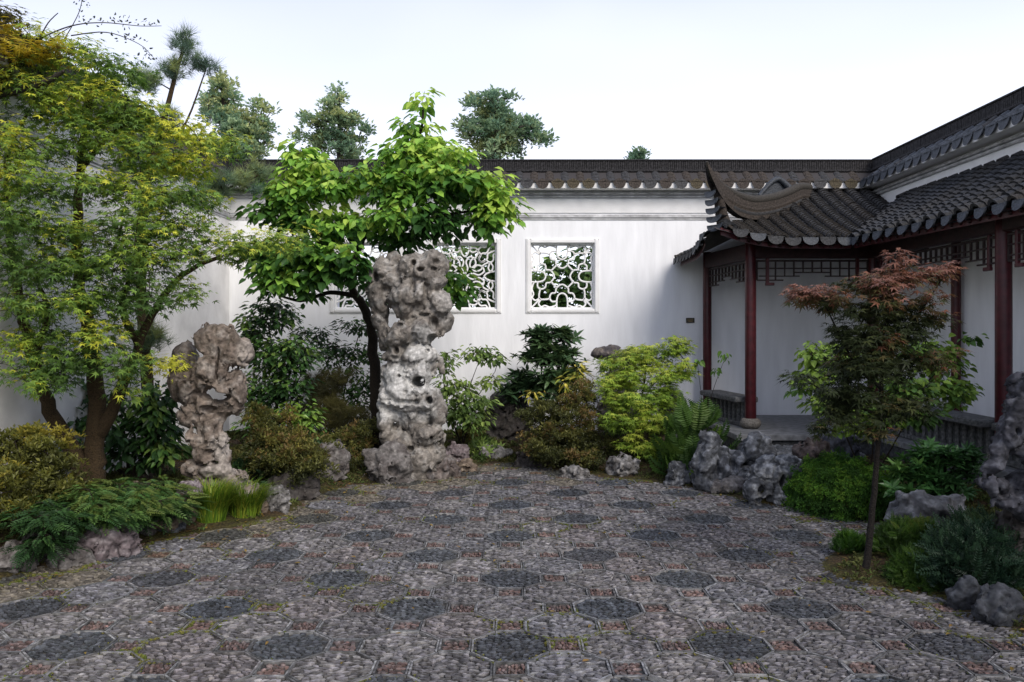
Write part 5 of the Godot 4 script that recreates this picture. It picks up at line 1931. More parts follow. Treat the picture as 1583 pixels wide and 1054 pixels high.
	plant("leafy_shrub", "shrub seen through the middle latticed window", "shrub", Vector3(at(720, 0, 13.4).x, 0, -13.4), [[[[720, 658, 13.4], [720, 470, 13.4]], 0.03, 0.012]], [[725, 430, 70, 66, 13.4, 0.4, 85, 0.05]], hedge)
	plant("leafy_shrub", "shrub seen through the right latticed window", "shrub", Vector3(at(868, 0, 13.7).x, 0, -13.7), [[[[868, 655, 13.7], [868, 470, 13.7]], 0.03, 0.012]], [[835, 440, 34, 50, 13.7, 0.4, 30, 0.0], [905, 430, 34, 56, 13.7, 0.4, 36, 0.0], [868, 470, 60, 22, 13.7, 0.4, 26, 0.0], [860, 412, 22, 8, 13.7, 0.3, 6, 0.0]], hedge)

	# --- pine by the left wall
	plant("pine_tree", "pine with long soft needles reaching from behind the maple along the left wall", "tree", on_soil(238, 735), [
		[[[238, 728, 8.4], [225, 560, 8.4], [218, 380, 8.4], [235, 250, 8.4], [262, 160, 8.3], [284, 70, 8.3]], 0.075, 0.015],
		[[[222, 330, 8.4], [280, 300, 8.5], [340, 295, 8.7], [405, 268, 8.9]], 0.03, 0.008], [[[228, 300, 8.4], [200, 240, 8.3], [185, 200, 8.2]], 0.03, 0.01], [[[250, 200, 8.3], [280, 205, 8.3], [318, 108, 8.3]], 0.02, 0.006], [[[222, 560, 8.4], [232, 530, 8.2]], 0.02, 0.01]],
		[[284, 72, 14, 16, 8.3, 0.15, 6, 0.0], [308, 100, 14, 8, 8.3, 0.12, 5, 0.0], [265, 110, 16, 12, 8.3, 0.15, 5, 0.1], [225, 130, 26, 12, 8.2, 0.25, 7, 0.0], [240, 195, 46, 26, 8.4, 0.3, 12, 0.0], [235, 250, 44, 30, 8.4, 0.3, 12, 0.0], [350, 288, 40, 20, 8.7, 0.3, 13, 0.1], [400, 268, 18, 12, 8.9, 0.2, 6, 0.0], [310, 315, 26, 12, 8.5, 0.2, 5, 0.0], [235, 522, 34, 14, 8.1, 0.2, 8, 0.0]],
		{"leaf": "needles", "size": 0.135, "per": 7, "palette": pine_pal, "spread": 0.11, "flat": 0.3, "bark": M.bark, "stem": "branch", "skin": M.needle, "twig": 0.008, "droop": -0.3, "piece": "needle_tuft", "singles": 80})

	# --- golden tree leaning in over the left wall
	plant("golden_maple", "golden yellow maple crown at the upper left corner with bare twigs against the sky", "tree", Vector3(-4.75, 0, -6.4), [
		[[[-143, 827, 6.4], [-120, 420, 6.4], [-60, 200, 6.3], [20, 100, 6.2], [60, 60, 6.2]], 0.10, 0.02], [[[-20, 150, 6.3], [60, 130, 6.1], [100, 110, 6.0]], 0.045, 0.012],
		[[[60, 60, 6.2], [110, 40, 6.2], [160, 35, 6.2], [215, 40, 6.2], [250, 40, 6.2]], 0.006, 0.002], [[[100, 60, 6.2], [122, 20, 6.2], [128, -10, 6.2]], 0.004, 0.002], [[[110, 55, 6.2], [165, 50, 6.2], [215, 68, 6.2], [238, 90, 6.2]], 0.005, 0.002], [[[60, 62, 6.2], [75, 35, 6.2], [90, 20, 6.2]], 0.006, 0.003], [[[70, 70, 6.2], [88, 55, 6.2], [112, 40, 6.2]], 0.006, 0.002]],
		[[10, 25, 30, 12, 6.2, 0.3, 12, -0.35], [10, 62, 34, 18, 6.2, 0.3, 26, 0.3], [45, 82, 26, 12, 6.1, 0.3, 14, 0.25], [-30, 90, 40, 40, 6.3, 0.4, 16, 0.1], [85, 72, 14, 8, 6.1, 0.2, 5, 0.15], [0, 120, 40, 22, 6.2, 0.3, 14, -0.4]],
		{"leaf": "maple", "size": 0.052, "per": 17, "palette": gold_pal, "spread": 0.13, "flat": 0.75, "bark": M.bark_grey, "singles": 120, "twig": 0.004, "stem": "branch", "bare": 0.5})
	# sparse leaflets on the bare twigs belong to the same tree
	var gm := get_node("golden_maple") as Node3D
	var bits := []
	rng.seed = 88
	for q in [[128, 4, 14, 8, 12], [125, 30, 6, 14, 6], [150, 32, 26, 8, 14], [185, 30, 14, 8, 14], [222, 36, 26, 5, 16], [205, 62, 26, 6, 14], [232, 82, 10, 10, 12], [178, 52, 22, 5, 10], [225, 92, 24, 6, 10]]:
		for k in q[4]:
			var p := at(q[0] + rr(-1, 1) * q[2], q[1] + rr(-1, 1) * q[3], 6.2 + rr(-0.1, 0.1)) - gm.position
			bits.append([leaf_place(p, some_dir(), some_dir(), rr(0.022, 0.036)), 0, rr(0.6, 1.0)])
	foliage(gm, "oval", M.leaf, [Color(0.05, 0.06, 0.045)], bits, bits.size(), "leaflet")

	# --- the big maple
	plant("maple_tree", "large multi stemmed green maple filling the left of the courtyard", "tree", on_soil(142, 778), [
		[[[140, 782, 6.85], [145, 740, 6.85], [148, 690, 6.85], [150, 600, 6.85], [135, 500, 6.8], [122, 430, 6.75], [120, 330, 6.7], [128, 230, 6.65], [140, 150, 6.6]], 0.105, 0.020],
		[[[132, 735, 6.83], [108, 690, 6.8], [72, 620, 6.7], [50, 550, 6.6], [30, 460, 6.5], [15, 370, 6.4]], 0.085, 0.025],
		[[[156, 668, 6.85], [180, 620, 6.8], [205, 560, 6.7], [232, 490, 6.7], [282, 425, 6.8], [345, 395, 6.9]], 0.062, 0.014],
		[[[214, 530, 6.7], [190, 480, 6.6], [205, 420, 6.5], [250, 330, 6.5]], 0.035, 0.012], [[[52, 545, 6.6], [75, 490, 6.5], [60, 440, 6.4]], 0.04, 0.014], [[[125, 430, 6.75], [170, 400, 6.6], [190, 340, 6.6]], 0.03, 0.010], [[[126, 260, 6.65], [180, 200, 6.6], [230, 170, 6.6]], 0.025, 0.008], [[[15, 370, 6.4], [10, 250, 6.3], [40, 180, 6.3]], 0.025, 0.010]],
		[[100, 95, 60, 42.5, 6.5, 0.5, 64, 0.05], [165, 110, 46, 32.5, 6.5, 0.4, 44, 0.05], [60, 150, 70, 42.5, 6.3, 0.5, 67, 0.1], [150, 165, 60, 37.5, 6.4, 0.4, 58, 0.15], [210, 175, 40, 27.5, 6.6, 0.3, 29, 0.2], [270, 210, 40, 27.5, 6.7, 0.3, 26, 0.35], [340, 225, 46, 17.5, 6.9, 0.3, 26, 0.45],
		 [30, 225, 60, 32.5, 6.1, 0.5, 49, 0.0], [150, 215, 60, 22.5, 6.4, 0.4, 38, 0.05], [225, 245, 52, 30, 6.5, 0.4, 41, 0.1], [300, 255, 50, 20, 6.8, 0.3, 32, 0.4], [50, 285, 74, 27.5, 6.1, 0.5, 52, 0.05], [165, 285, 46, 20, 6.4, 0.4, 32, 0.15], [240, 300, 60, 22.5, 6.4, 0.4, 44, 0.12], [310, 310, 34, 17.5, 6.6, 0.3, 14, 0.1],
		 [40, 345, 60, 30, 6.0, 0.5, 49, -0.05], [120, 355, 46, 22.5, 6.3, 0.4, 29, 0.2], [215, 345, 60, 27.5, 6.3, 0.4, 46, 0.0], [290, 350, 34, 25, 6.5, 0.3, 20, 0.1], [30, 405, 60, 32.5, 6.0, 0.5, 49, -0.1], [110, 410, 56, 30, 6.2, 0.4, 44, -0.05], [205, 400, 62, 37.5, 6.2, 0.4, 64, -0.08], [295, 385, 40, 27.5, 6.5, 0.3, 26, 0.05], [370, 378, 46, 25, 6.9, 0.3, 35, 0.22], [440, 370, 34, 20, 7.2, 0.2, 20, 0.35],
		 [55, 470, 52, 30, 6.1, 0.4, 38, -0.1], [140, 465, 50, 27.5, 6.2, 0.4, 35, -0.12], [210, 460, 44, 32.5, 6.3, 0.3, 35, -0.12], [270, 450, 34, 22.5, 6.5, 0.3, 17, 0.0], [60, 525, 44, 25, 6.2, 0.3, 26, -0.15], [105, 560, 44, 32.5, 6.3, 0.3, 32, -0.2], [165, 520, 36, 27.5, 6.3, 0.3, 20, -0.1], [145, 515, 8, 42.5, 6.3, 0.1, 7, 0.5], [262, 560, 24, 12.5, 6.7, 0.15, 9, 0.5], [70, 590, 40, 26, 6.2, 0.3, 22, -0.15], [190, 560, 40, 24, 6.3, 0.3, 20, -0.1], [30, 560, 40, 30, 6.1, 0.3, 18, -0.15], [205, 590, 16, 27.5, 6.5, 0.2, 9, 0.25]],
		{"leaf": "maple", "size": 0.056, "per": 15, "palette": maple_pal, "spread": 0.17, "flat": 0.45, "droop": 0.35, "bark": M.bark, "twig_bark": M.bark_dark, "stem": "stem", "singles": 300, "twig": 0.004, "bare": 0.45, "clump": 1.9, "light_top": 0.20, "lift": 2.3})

	# --- the broad leaved tree behind the tallest rock
	plant("broadleaf_tree", "leaning tree with large bright green leaves spreading over the tallest scholar's rock", "tree", on_soil(588, 700), [
		[[[588, 706, 9.55], [582, 640, 9.55], [578, 560, 9.55], [572, 500, 9.5], [552, 458, 9.5], [540, 430, 9.5], [560, 370, 9.5], [600, 310, 9.5], [640, 250, 9.5], [655, 170, 9.5]], 0.085, 0.012],
		[[[552, 458, 9.5], [510, 452, 9.4], [465, 465, 9.3], [430, 455, 9.3]], 0.035, 0.012], [[[545, 430, 9.5], [500, 390, 9.3], [470, 330, 9.3], [455, 260, 9.3]], 0.03, 0.01], [[[575, 345, 9.5], [640, 345, 9.4], [700, 330, 9.4], [760, 325, 9.4]], 0.032, 0.01], [[[600, 310, 9.5], [680, 290, 9.5], [740, 290, 9.5]], 0.025, 0.008]],
		[[655, 160, 13, 22, 9.5, 0.10, 4, 0.4], [638, 190, 24, 16, 9.5, 0.15, 6, 0.35], [655, 218, 46, 24.64, 9.5, 0.3, 30, 0.3], [620, 245, 40, 22.4, 9.4, 0.35, 24, 0.25], [560, 275, 40, 20, 9.4, 0.3, 18, 0.15], [585, 255, 26, 16, 9.4, 0.25, 8, 0.25], [690, 245, 40, 22.4, 9.4, 0.35, 24, 0.3], [680, 280, 70, 29.12, 9.3, 0.4, 54, 0.1], [740, 290, 46, 26.88, 9.3, 0.35, 35, 0.2], [775, 320, 26, 29.12, 9.3, 0.25, 19, 0.15], [745, 345, 26, 22.4, 9.3, 0.2, 14, -0.1],
		 [610, 290, 46, 26.88, 9.3, 0.4, 35, 0.05], [640, 330, 60, 26.88, 9.2, 0.4, 43, -0.12], [620, 365, 46, 20.16, 9.4, 0.3, 19, -0.25], [690, 345, 26, 29.12, 9.4, 0.25, 14, -0.2], [460, 240, 22, 26.88, 9.4, 0.25, 14, 0.4], [490, 265, 30, 20.16, 9.4, 0.3, 14, 0.3], [455, 290, 46, 26.88, 9.3, 0.35, 35, 0.2], [520, 300, 40, 24.64, 9.3, 0.35, 27, 0.05],
		 [430, 330, 40, 24.64, 9.3, 0.3, 27, 0.05], [500, 345, 46, 24.64, 9.2, 0.35, 32, -0.05], [555, 345, 34, 26.88, 9.3, 0.3, 22, -0.1], [470, 390, 60, 26.88, 9.2, 0.35, 46, -0.1], [535, 400, 36, 24.64, 9.1, 0.3, 27, -0.05], [425, 400, 30, 24.64, 9.3, 0.3, 16, 0.0], [415, 425, 30, 18, 9.2, 0.25, 14, 0.0], [395, 385, 20, 20, 9.2, 0.2, 8, 0.1], [500, 430, 34, 16, 9.2, 0.25, 14, -0.1], [455, 440, 50, 17.92, 9.2, 0.3, 30, -0.2], [555, 420, 16, 17.92, 9.1, 0.2, 8, -0.05], [705, 440, 22, 31.36, 9.9, 0.15, 19, -0.1]],
		{"leaf": "broad", "size": 0.125, "per": 10, "palette": broad_pal, "spread": 0.15, "flat": 0.45, "droop": 0.45, "bark": M.bark_dark, "stem": "stem", "singles": 300, "twig": 0.006, "bare": 0.5, "clump": 1.2, "light_top": 0.28, "lean": 0.5, "lift": 1.95})

	# --- shrubs along the left wall
	plant("glossy_shrub", "dark glossy broad leaved shrub behind the maple trunk", "shrub", on_soil(200, 740), [[[[200, 735, 7.9], [190, 650, 7.9]], 0.02, 0.008], [[[205, 735, 7.9], [240, 660, 7.9]], 0.02, 0.008], [[[195, 735, 7.9], [110, 670, 7.8]], 0.02, 0.008]],
		[[95, 640, 50, 46, 7.6, 0.3, 40, -0.1], [85, 690, 50, 30, 7.4, 0.25, 24, -0.1], [195, 650, 46, 50, 7.7, 0.3, 48, -0.05], [250, 650, 34, 50, 7.8, 0.3, 40, 0.05], [255, 605, 30, 24, 7.8, 0.2, 16, 0.25], [215, 700, 60, 28, 7.7, 0.3, 36, -0.1], [125, 600, 24, 20, 7.7, 0.2, 10, 0.1], [255, 700, 26, 16, 7.6, 0.2, 10, 0.25]],
		{"leaf": "oval", "size": 0.105, "per": 9, "palette": gloss_pal, "spread": 0.12, "flat": 0.4, "droop": 0.45, "skin": M.leaf_gloss, "singles": 200, "clump": 1.6})
	plant("golden_shrub", "yellow olive small leaved shrub at the left edge of the paving bed", "shrub", on_soil(35, 800), [[[[35, 796, 6.0], [30, 700, 6.0]], 0.014, 0.005], [[[38, 796, 6.0], [80, 720, 6.0]], 0.012, 0.005]],
		[[30, 690, 56, 30, 6.0, 0.25, 46, 0.0], [75, 700, 40, 30, 6.0, 0.25, 26, 0.1], [30, 750, 60, 40, 5.8, 0.3, 56, 0.1], [95, 745, 40, 30, 5.9, 0.25, 36, 0.15], [20, 800, 50, 26, 5.6, 0.2, 26, 0.1]],
		{"leaf": "bunch", "size": 0.075, "per": 6, "palette": [Color(0.045, 0.05, 0.014), Color(0.07, 0.075, 0.018), Color(0.095, 0.10, 0.02), Color(0.125, 0.125, 0.024), Color(0.22, 0.19, 0.03)], "spread": 0.09, "flat": 0.4, "clump": 2.2, "piece": "leaf_bunch", "singles": 60})
	plant("ferny_shrub", "low spreading dark green shrub with feathery sprays over the left stone edging", "shrub", on_soil(150, 825), [[[[150, 820, 6.2], [110, 800, 6.0]], 0.014, 0.005], [[[155, 820, 6.2], [220, 785, 6.3]], 0.014, 0.005]],
		[[75, 802, 60, 28, 5.55, 0.2, 46, -0.1], [120, 782, 60, 30, 5.8, 0.25, 50, 0.05], [190, 767, 60, 24, 6.1, 0.25, 46, 0.1], [170, 787, 60, 19.6, 5.9, 0.25, 46, 0.0], [245, 782, 46, 18.2, 6.2, 0.2, 40, 0.05], [235, 757, 46, 22, 6.4, 0.2, 26, 0.1], [120, 755, 60, 22, 6.1, 0.25, 30, 0.3], [60, 842, 34, 11.2, 5.4, 0.12, 12, -0.25], [270, 782, 24, 16, 6.4, 0.15, 12, 0.0]],
		{"leaf": "spray", "size": 0.13, "per": 6, "palette": fern_pal + [Color(0.10, 0.135, 0.03)], "spread": 0.09, "flat": 0.55, "droop": 0.25, "clump": 2.0, "piece": "leaf_spray", "singles": 160})
	var grass_pal := [Color(0.05, 0.10, 0.010), Color(0.085, 0.15, 0.014), Color(0.13, 0.19, 0.018), Color(0.19, 0.22, 0.025)]
	grass_clump("arching grass clump right of the purplish stone, left of a pair", 318, 820, 84, 60, 1500, grass_pal)
	grass_clump("arching grass clump at the foot of the top heavy rock, right of a pair", 372, 806, 84, 52, 1400, grass_pal)
	plant("azalea", "olive brown azalea right of the top heavy rock", "shrub", on_soil(432, 755), [[[[432, 750, 8.0], [430, 700, 8.0]], 0.012, 0.005], [[[436, 750, 8.0], [460, 690, 8.0]], 0.012, 0.005]],
		[[425, 675, 40, 36, 8.1, 0.3, 60, 0.1], [460, 700, 44, 32, 7.9, 0.3, 66, 0.05], [415, 710, 36, 30, 7.9, 0.25, 36, -0.1], [470, 725, 40, 20, 7.7, 0.2, 32, 0.0], [395, 650, 20, 20, 8.1, 0.2, 14, 0.1]],
		{"leaf": "bunch", "size": 0.075, "per": 7, "palette": olive_pal + [Color(0.17, 0.15, 0.035)], "spread": 0.09, "flat": 0.4, "clump": 2.4, "piece": "leaf_bunch", "singles": 60})
	plant("azalea", "small olive azalea close by the left side of the tallest rock", "shrub", on_soil(545, 728), [[[[545, 724, 9.1], [545, 690, 9.1]], 0.012, 0.005]],
		[[540, 690, 40, 26, 9.2, 0.3, 60, 0.0], [562, 670, 24, 24, 9.3, 0.25, 28, 0.1], [520, 712, 30, 16, 9.0, 0.2, 24, -0.1], [540, 720, 30, 12, 8.9, 0.15, 16, -0.1]],
		{"leaf": "bunch", "size": 0.07, "per": 7, "palette": olive_pal, "spread": 0.08, "flat": 0.4, "clump": 2.4})
	plant("camellia", "dark green camellia between the top heavy rock and the leaning tree", "shrub", on_soil(430, 690), [[[[430, 680, 9.6], [425, 580, 9.6], [415, 500, 9.6]], 0.025, 0.008], [[[432, 680, 9.6], [460, 590, 9.6]], 0.02, 0.008]],
		[[425, 485, 38.08, 23.76, 9.6, 0.3, 53, 0.02], [400, 540, 29.12, 32.4, 9.6, 0.3, 45, 0.12], [450, 545, 44.8, 32.4, 9.5, 0.3, 93, 0.24], [410, 600, 40.32, 36.72, 9.6, 0.3, 81, 0.22], [455, 600, 33.6, 21.6, 9.5, 0.25, 36, 0.17], [470, 640, 38.08, 21.6, 9.4, 0.25, 45, 0.42], [405, 650, 29.12, 28.08, 9.5, 0.2, 32, 0.12], [385, 500, 17.92, 21.6, 9.6, 0.2, 16, 0.12]],
		{"leaf": "oval", "size": 0.085, "per": 10, "palette": gloss_pal + [Color(0.12, 0.2, 0.03)], "spread": 0.12, "flat": 0.4, "droop": 0.35, "skin": M.leaf_gloss, "clump": 1.4, "singles": 120})
	plant("dark_shrub", "thin dark shrub with bare stems against the wall left of the leaning trunk", "shrub", on_soil(520, 690), [[[[520, 680, 10.5], [515, 600, 10.5], [490, 520, 10.6]], 0.014, 0.005], [[[524, 680, 10.5], [535, 590, 10.5], [560, 500, 10.5]], 0.014, 0.005], [[[526, 680, 10.5], [560, 620, 10.5]], 0.01, 0.004]],
		[[485, 515, 32.032, 15.12, 10.6, 0.2, 27, -0.1], [510, 545, 32.032, 19.44, 10.5, 0.25, 35, -0.1], [555, 505, 36.96, 12.96, 10.5, 0.2, 27, -0.05], [545, 550, 41.888, 25.92, 10.5, 0.25, 55, -0.05], [555, 590, 36.96, 28.08, 10.4, 0.25, 55, 0.0], [540, 625, 49.28, 23.76, 10.3, 0.25, 59, 0.0]],
		{"leaf": "oval", "size": 0.075, "per": 8, "palette": gloss_pal, "spread": 0.12, "flat": 0.4, "droop": 0.3, "clump": 1.4})
	plant("dwarf_conifer", "brownish green dwarf conifer in front of the thin dark shrub", "shrub", on_soil(505, 690), [[[[505, 686, 10.0], [500, 610, 10.0]], 0.014, 0.005]],
		[[505, 600, 41.888, 28.08, 10.0, 0.25, 59, 0.0], [495, 640, 44.352, 28.08, 9.9, 0.25, 69, 0.0], [545, 650, 36.96, 23.76, 9.9, 0.2, 42, 0.1]],
		{"leaf": "needles", "size": 0.10, "per": 6, "palette": [Color(0.035, 0.036, 0.014), Color(0.06, 0.056, 0.018), Color(0.085, 0.08, 0.024)], "spread": 0.09, "flat": 0.35, "skin": M.needle})

	mound("ground_cover", "dark leafy ground cover between the top heavy rock and the camellia", "plant", 400, 742, 150, 60, 0.5, 420, {"leaf": "oval", "size": 0.07, "palette": gloss_pal, "core": 0.3, "singles": 60})
	mound("ground_cover", "dark leafy ground cover in the corner behind the left azalea", "plant", 478, 712, 150, 46, 0.5, 420, {"leaf": "oval", "size": 0.07, "palette": gloss_pal, "core": 0.3})
	mound("ground_cover", "dark leafy ground cover below the tallest rock's right side", "plant", 742, 702, 110, 34, 0.4, 300, {"leaf": "oval", "size": 0.07, "palette": gloss_pal, "core": 0.3})
	# --- along the back wall
	plant("nandina", "airy pale green shrub with open stems right of the tallest rock", "shrub", on_soil(715, 690), [[[[715, 684, 10.2], [720, 620, 10.2], [740, 560, 10.2]], 0.012, 0.004], [[[717, 684, 10.2], [735, 620, 10.2], [765, 575, 10.2]], 0.010, 0.004], [[[712, 684, 10.2], [690, 620, 10.1], [685, 570, 10.1]], 0.010, 0.004]],
		[[735, 545, 30, 12, 10.2, 0.2, 22, 0.25], [768, 552, 16, 12, 10.2, 0.15, 11, 0.25], [688, 560, 20, 22, 10.1, 0.2, 20, 0.05], [755, 590, 18, 10, 10.2, 0.15, 10, 0.15], [700, 600, 30, 22, 10.0, 0.25, 34, 0], [725, 625, 40, 22, 9.9, 0.25, 48, 0.15], [735, 650, 30, 16, 9.8, 0.2, 28, 0.15], [700, 640, 22, 20, 9.9, 0.2, 20, -0.05]],
		{"leaf": "oval", "size": 0.085, "per": 8, "palette": pale_pal, "spread": 0.10, "flat": 0.45, "droop": 0.45, "clump": 1.5, "singles": 100})
	mound("low_shrub", "small olive cushion shrub at the right foot of the tallest rock", "shrub", 728, 712, 60, 42, 0.25, 260, {"leaf": "bunch", "size": 0.06, "palette": olive_pal + [Color(0.12, 0.14, 0.03)]})
	mound("grassy_tuft", "small bright green tuft between the tallest rock and the flat pale stone", "grass", 748, 690, 70, 40, 0.25, 130, {"leaf": "whorl", "size": 0.075, "palette": pale_pal, "piece": "leaf_whorl", "singles": 40})
	plant("rhododendron", "tall dark rhododendron against the white wall below the right latticed window", "shrub", on_soil(835, 690), [[[[835, 684, 10.7], [838, 600, 10.7], [835, 530, 10.7]], 0.022, 0.008], [[[838, 684, 10.7], [870, 600, 10.6]], 0.02, 0.008]],
		[[830, 520, 26, 14, 10.7, 0.2, 14, 0.05], [868, 520, 20, 14, 10.7, 0.2, 9, 0.1], [840, 550, 40, 24, 10.6, 0.3, 34, 0.05], [850, 590, 50, 26, 10.5, 0.3, 40, -0.05], [815, 605, 40, 16, 10.5, 0.25, 22, -0.1], [800, 585, 16, 16, 10.6, 0.2, 6, 0.0], [885, 560, 16, 20, 10.6, 0.2, 9, 0.1]],
		{"leaf": "whorl", "size": 0.145, "per": 4, "palette": [Color(0.022, 0.045, 0.020), Color(0.036, 0.068, 0.028), Color(0.055, 0.095, 0.038), Color(0.085, 0.13, 0.05)], "spread": 0.10, "flat": 0.4, "droop": 0.1, "skin": M.leaf_gloss, "clump": 1.6, "piece": "leaf_whorl", "singles": 120})
	plant("variegated_shrub", "small yellow leaved plant tucked beside the rhododendron's right side", "shrub", on_soil(880, 700), [[[[880, 690, 10.2], [885, 620, 10.2]], 0.01, 0.004]],
		[[892, 575, 16, 20, 10.2, 0.15, 10, 0.2], [875, 590, 14, 10, 10.2, 0.12, 6, 0.1], [820, 612, 12, 8, 10.1, 0.1, 4, 0.2], [880, 605, 18, 8, 10.1, 0.12, 5, 0.0]],
		{"leaf": "lance", "size": 0.105, "per": 7, "palette": [Color(0.16, 0.19, 0.03), Color(0.34, 0.30, 0.05), Color(0.50, 0.42, 0.09)], "spread": 0.08, "flat": 0.4, "droop": 0.3, "singles": 80})
	plant("azalea", "wide olive brown azalea in front of the rhododendron", "shrub", on_soil(870, 725), [[[[870, 718, 9.7], [865, 660, 9.7]], 0.014, 0.005], [[[874, 718, 9.7], [905, 660, 9.7]], 0.014, 0.005], [[[866, 718, 9.7], [825, 660, 9.7]], 0.014, 0.005]],
		[[835, 640, 36, 24, 9.7, 0.3, 44, 0.0], [880, 640, 44, 30, 9.6, 0.35, 70, -0.05], [905, 610, 24, 20, 9.7, 0.25, 22, 0.1], [850, 680, 50, 28, 9.5, 0.35, 74, 0.0], [905, 680, 40, 30, 9.5, 0.3, 58, -0.1], [845, 705, 44, 14, 9.3, 0.2, 34, 0.0], [900, 710, 40, 14, 9.2, 0.2, 26, -0.1]],
		{"leaf": "bunch", "size": 0.072, "per": 7, "palette": olive_pal, "spread": 0.09, "flat": 0.4, "clump": 2.0, "piece": "leaf_bunch", "singles": 60})
	plant("lime_maple", "bright lime green shrub with lobed leaves left of the red columns", "shrub", on_soil(985, 725), [[[[985, 715, 9.9], [990, 640, 9.9], [1000, 560, 9.9]], 0.02, 0.008], [[[988, 715, 9.9], [1020, 640, 9.9]], 0.016, 0.006], [[[982, 715, 9.9], [950, 620, 9.9]], 0.016, 0.006]],
		[[1040, 535, 27.3, 16, 9.9, 0.2, 26, 0.11], [1000, 550, 42, 20, 9.9, 0.3, 52, 0.21], [955, 560, 35.7, 18, 9.9, 0.3, 38, 0.16], [1050, 570, 25.2, 20, 9.8, 0.2, 29, 0.06], [1000, 585, 52.5, 20, 9.7, 0.35, 67, 0.11], [945, 600, 31.5, 24, 9.7, 0.3, 44, 0.01], [990, 620, 52.5, 22, 9.5, 0.35, 72, 0.21], [965, 650, 37.8, 20, 9.4, 0.3, 44, 0.16], [1015, 650, 37.8, 20, 9.4, 0.3, 46, 0.16], [985, 685, 27.3, 14, 9.3, 0.25, 23, 0.16], [1035, 610, 31.5, 20, 9.7, 0.2, 26, -0.04], [1005, 690, 21, 16, 9.3, 0.2, 14, -0.14]],
		{"leaf": "maple", "size": 0.066, "per": 13, "palette": lime_pal, "spread": 0.12, "flat": 0.65, "droop": 0.35, "clump": 1.3, "singles": 200})
	mound("fern", "feathery green fern between the lime green shrub and the gallery bench", "fern", 1078, 725, 100, 130, 0.35, 110, {"leaf": "frond", "size": 0.40, "palette": [Color(0.03, 0.065, 0.012), Color(0.05, 0.10, 0.016), Color(0.08, 0.14, 0.022)], "outward": 0.5, "lift": 0.7, "core": 1.2, "mess": 0.4, "piece": "frond", "singles": 110})
	mound("low_shrub", "small yellow green cushion left of the two humped rock", "shrub", 1035, 738, 50, 30, 0.2, 160, {"leaf": "bunch", "size": 0.06, "palette": lime_pal})
	# a seedling with hanging leaves before the first column
	plant("seedling", "thin seedling with a few hanging leaves beside the first red column", "sapling", on_soil(1092, 720), [[[[1092, 700, 9.7], [1098, 620, 9.7], [1120, 555, 9.7]], 0.006, 0.002], [[[1093, 690, 9.7], [1085, 620, 9.7], [1078, 560, 9.7]], 0.005, 0.002]],
		[[1118, 552, 12, 8, 9.7, 0.05, 4, 0.2], [1108, 572, 8, 5, 9.7, 0.05, 3, 0.2], [1078, 560, 5, 10, 9.7, 0.05, 3, 0.2]],
		{"leaf": "broad", "size": 0.075, "per": 3, "palette": [Color(0.05, 0.11, 0.02), Color(0.09, 0.17, 0.03)], "spread": 0.06, "flat": 0.2, "droop": 1.2, "singles": 40, "twig": 0.002})

	# --- the right side
	mound("moss_mound", "bright green mossy mound right of the speckled rock", "plant", 1330, 808, 210, 96, 0.7, 5200, {"leaf": "bunch", "size": 0.042, "palette": moss_pal, "core": 0.12, "skin": M.moss})
	mound("fern", "light green fern at the base of the gallery bench behind the moss mound", "fern", 1290, 740, 60, 40, 0.2, 40, {"leaf": "frond", "size": 0.25, "palette": fern_pal, "outward": 0.5, "lift": 0.6, "core": 1.2, "piece": "frond", "singles": 40})
	plant("green_shrub", "round leaved green shrub behind the red leaved tree", "shrub", on_soil(1335, 770), [[[[1335, 755, 7.3], [1315, 690, 7.3], [1270, 600, 7.2]], 0.010, 0.004], [[[1338, 755, 7.3], [1350, 680, 7.3], [1340, 560, 7.2]], 0.010, 0.004], [[[1340, 755, 7.3], [1385, 680, 7.3], [1440, 580, 7.3]], 0.010, 0.004]],
		[[1262, 545, 24, 22, 7.2, 0.2, 29, 0.47], [1255, 590, 26, 22, 7.1, 0.2, 34, 0.37], [1290, 620, 40, 24, 7.0, 0.3, 55, 0.22], [1345, 640, 40, 20, 7.0, 0.3, 50, 0.17], [1300, 560, 34, 24, 7.2, 0.3, 46, 0.37], [1400, 600, 40, 26, 7.1, 0.3, 71, 0.17], [1445, 560, 34, 22, 7.3, 0.25, 42, 0.27], [1465, 605, 26, 26, 7.2, 0.25, 38, 0.17], [1430, 535, 40, 12, 7.3, 0.2, 29, 0.27], [1490, 525, 14, 6, 7.3, 0.1, 6, 0.27], [1410, 640, 34, 16, 7.0, 0.25, 29, 0.07], [1310, 660, 30, 14, 7.0, 0.2, 21, 0.27], [1495, 600, 8, 6, 7.2, 0.1, 6, 0.17]],
		{"leaf": "broad", "size": 0.068, "per": 8, "palette": [Color(0.03, 0.065, 0.014), Color(0.05, 0.105, 0.020), Color(0.085, 0.15, 0.026), Color(0.13, 0.20, 0.03)], "spread": 0.11, "flat": 0.35, "droop": 0.4, "clump": 1.5, "singles": 160})
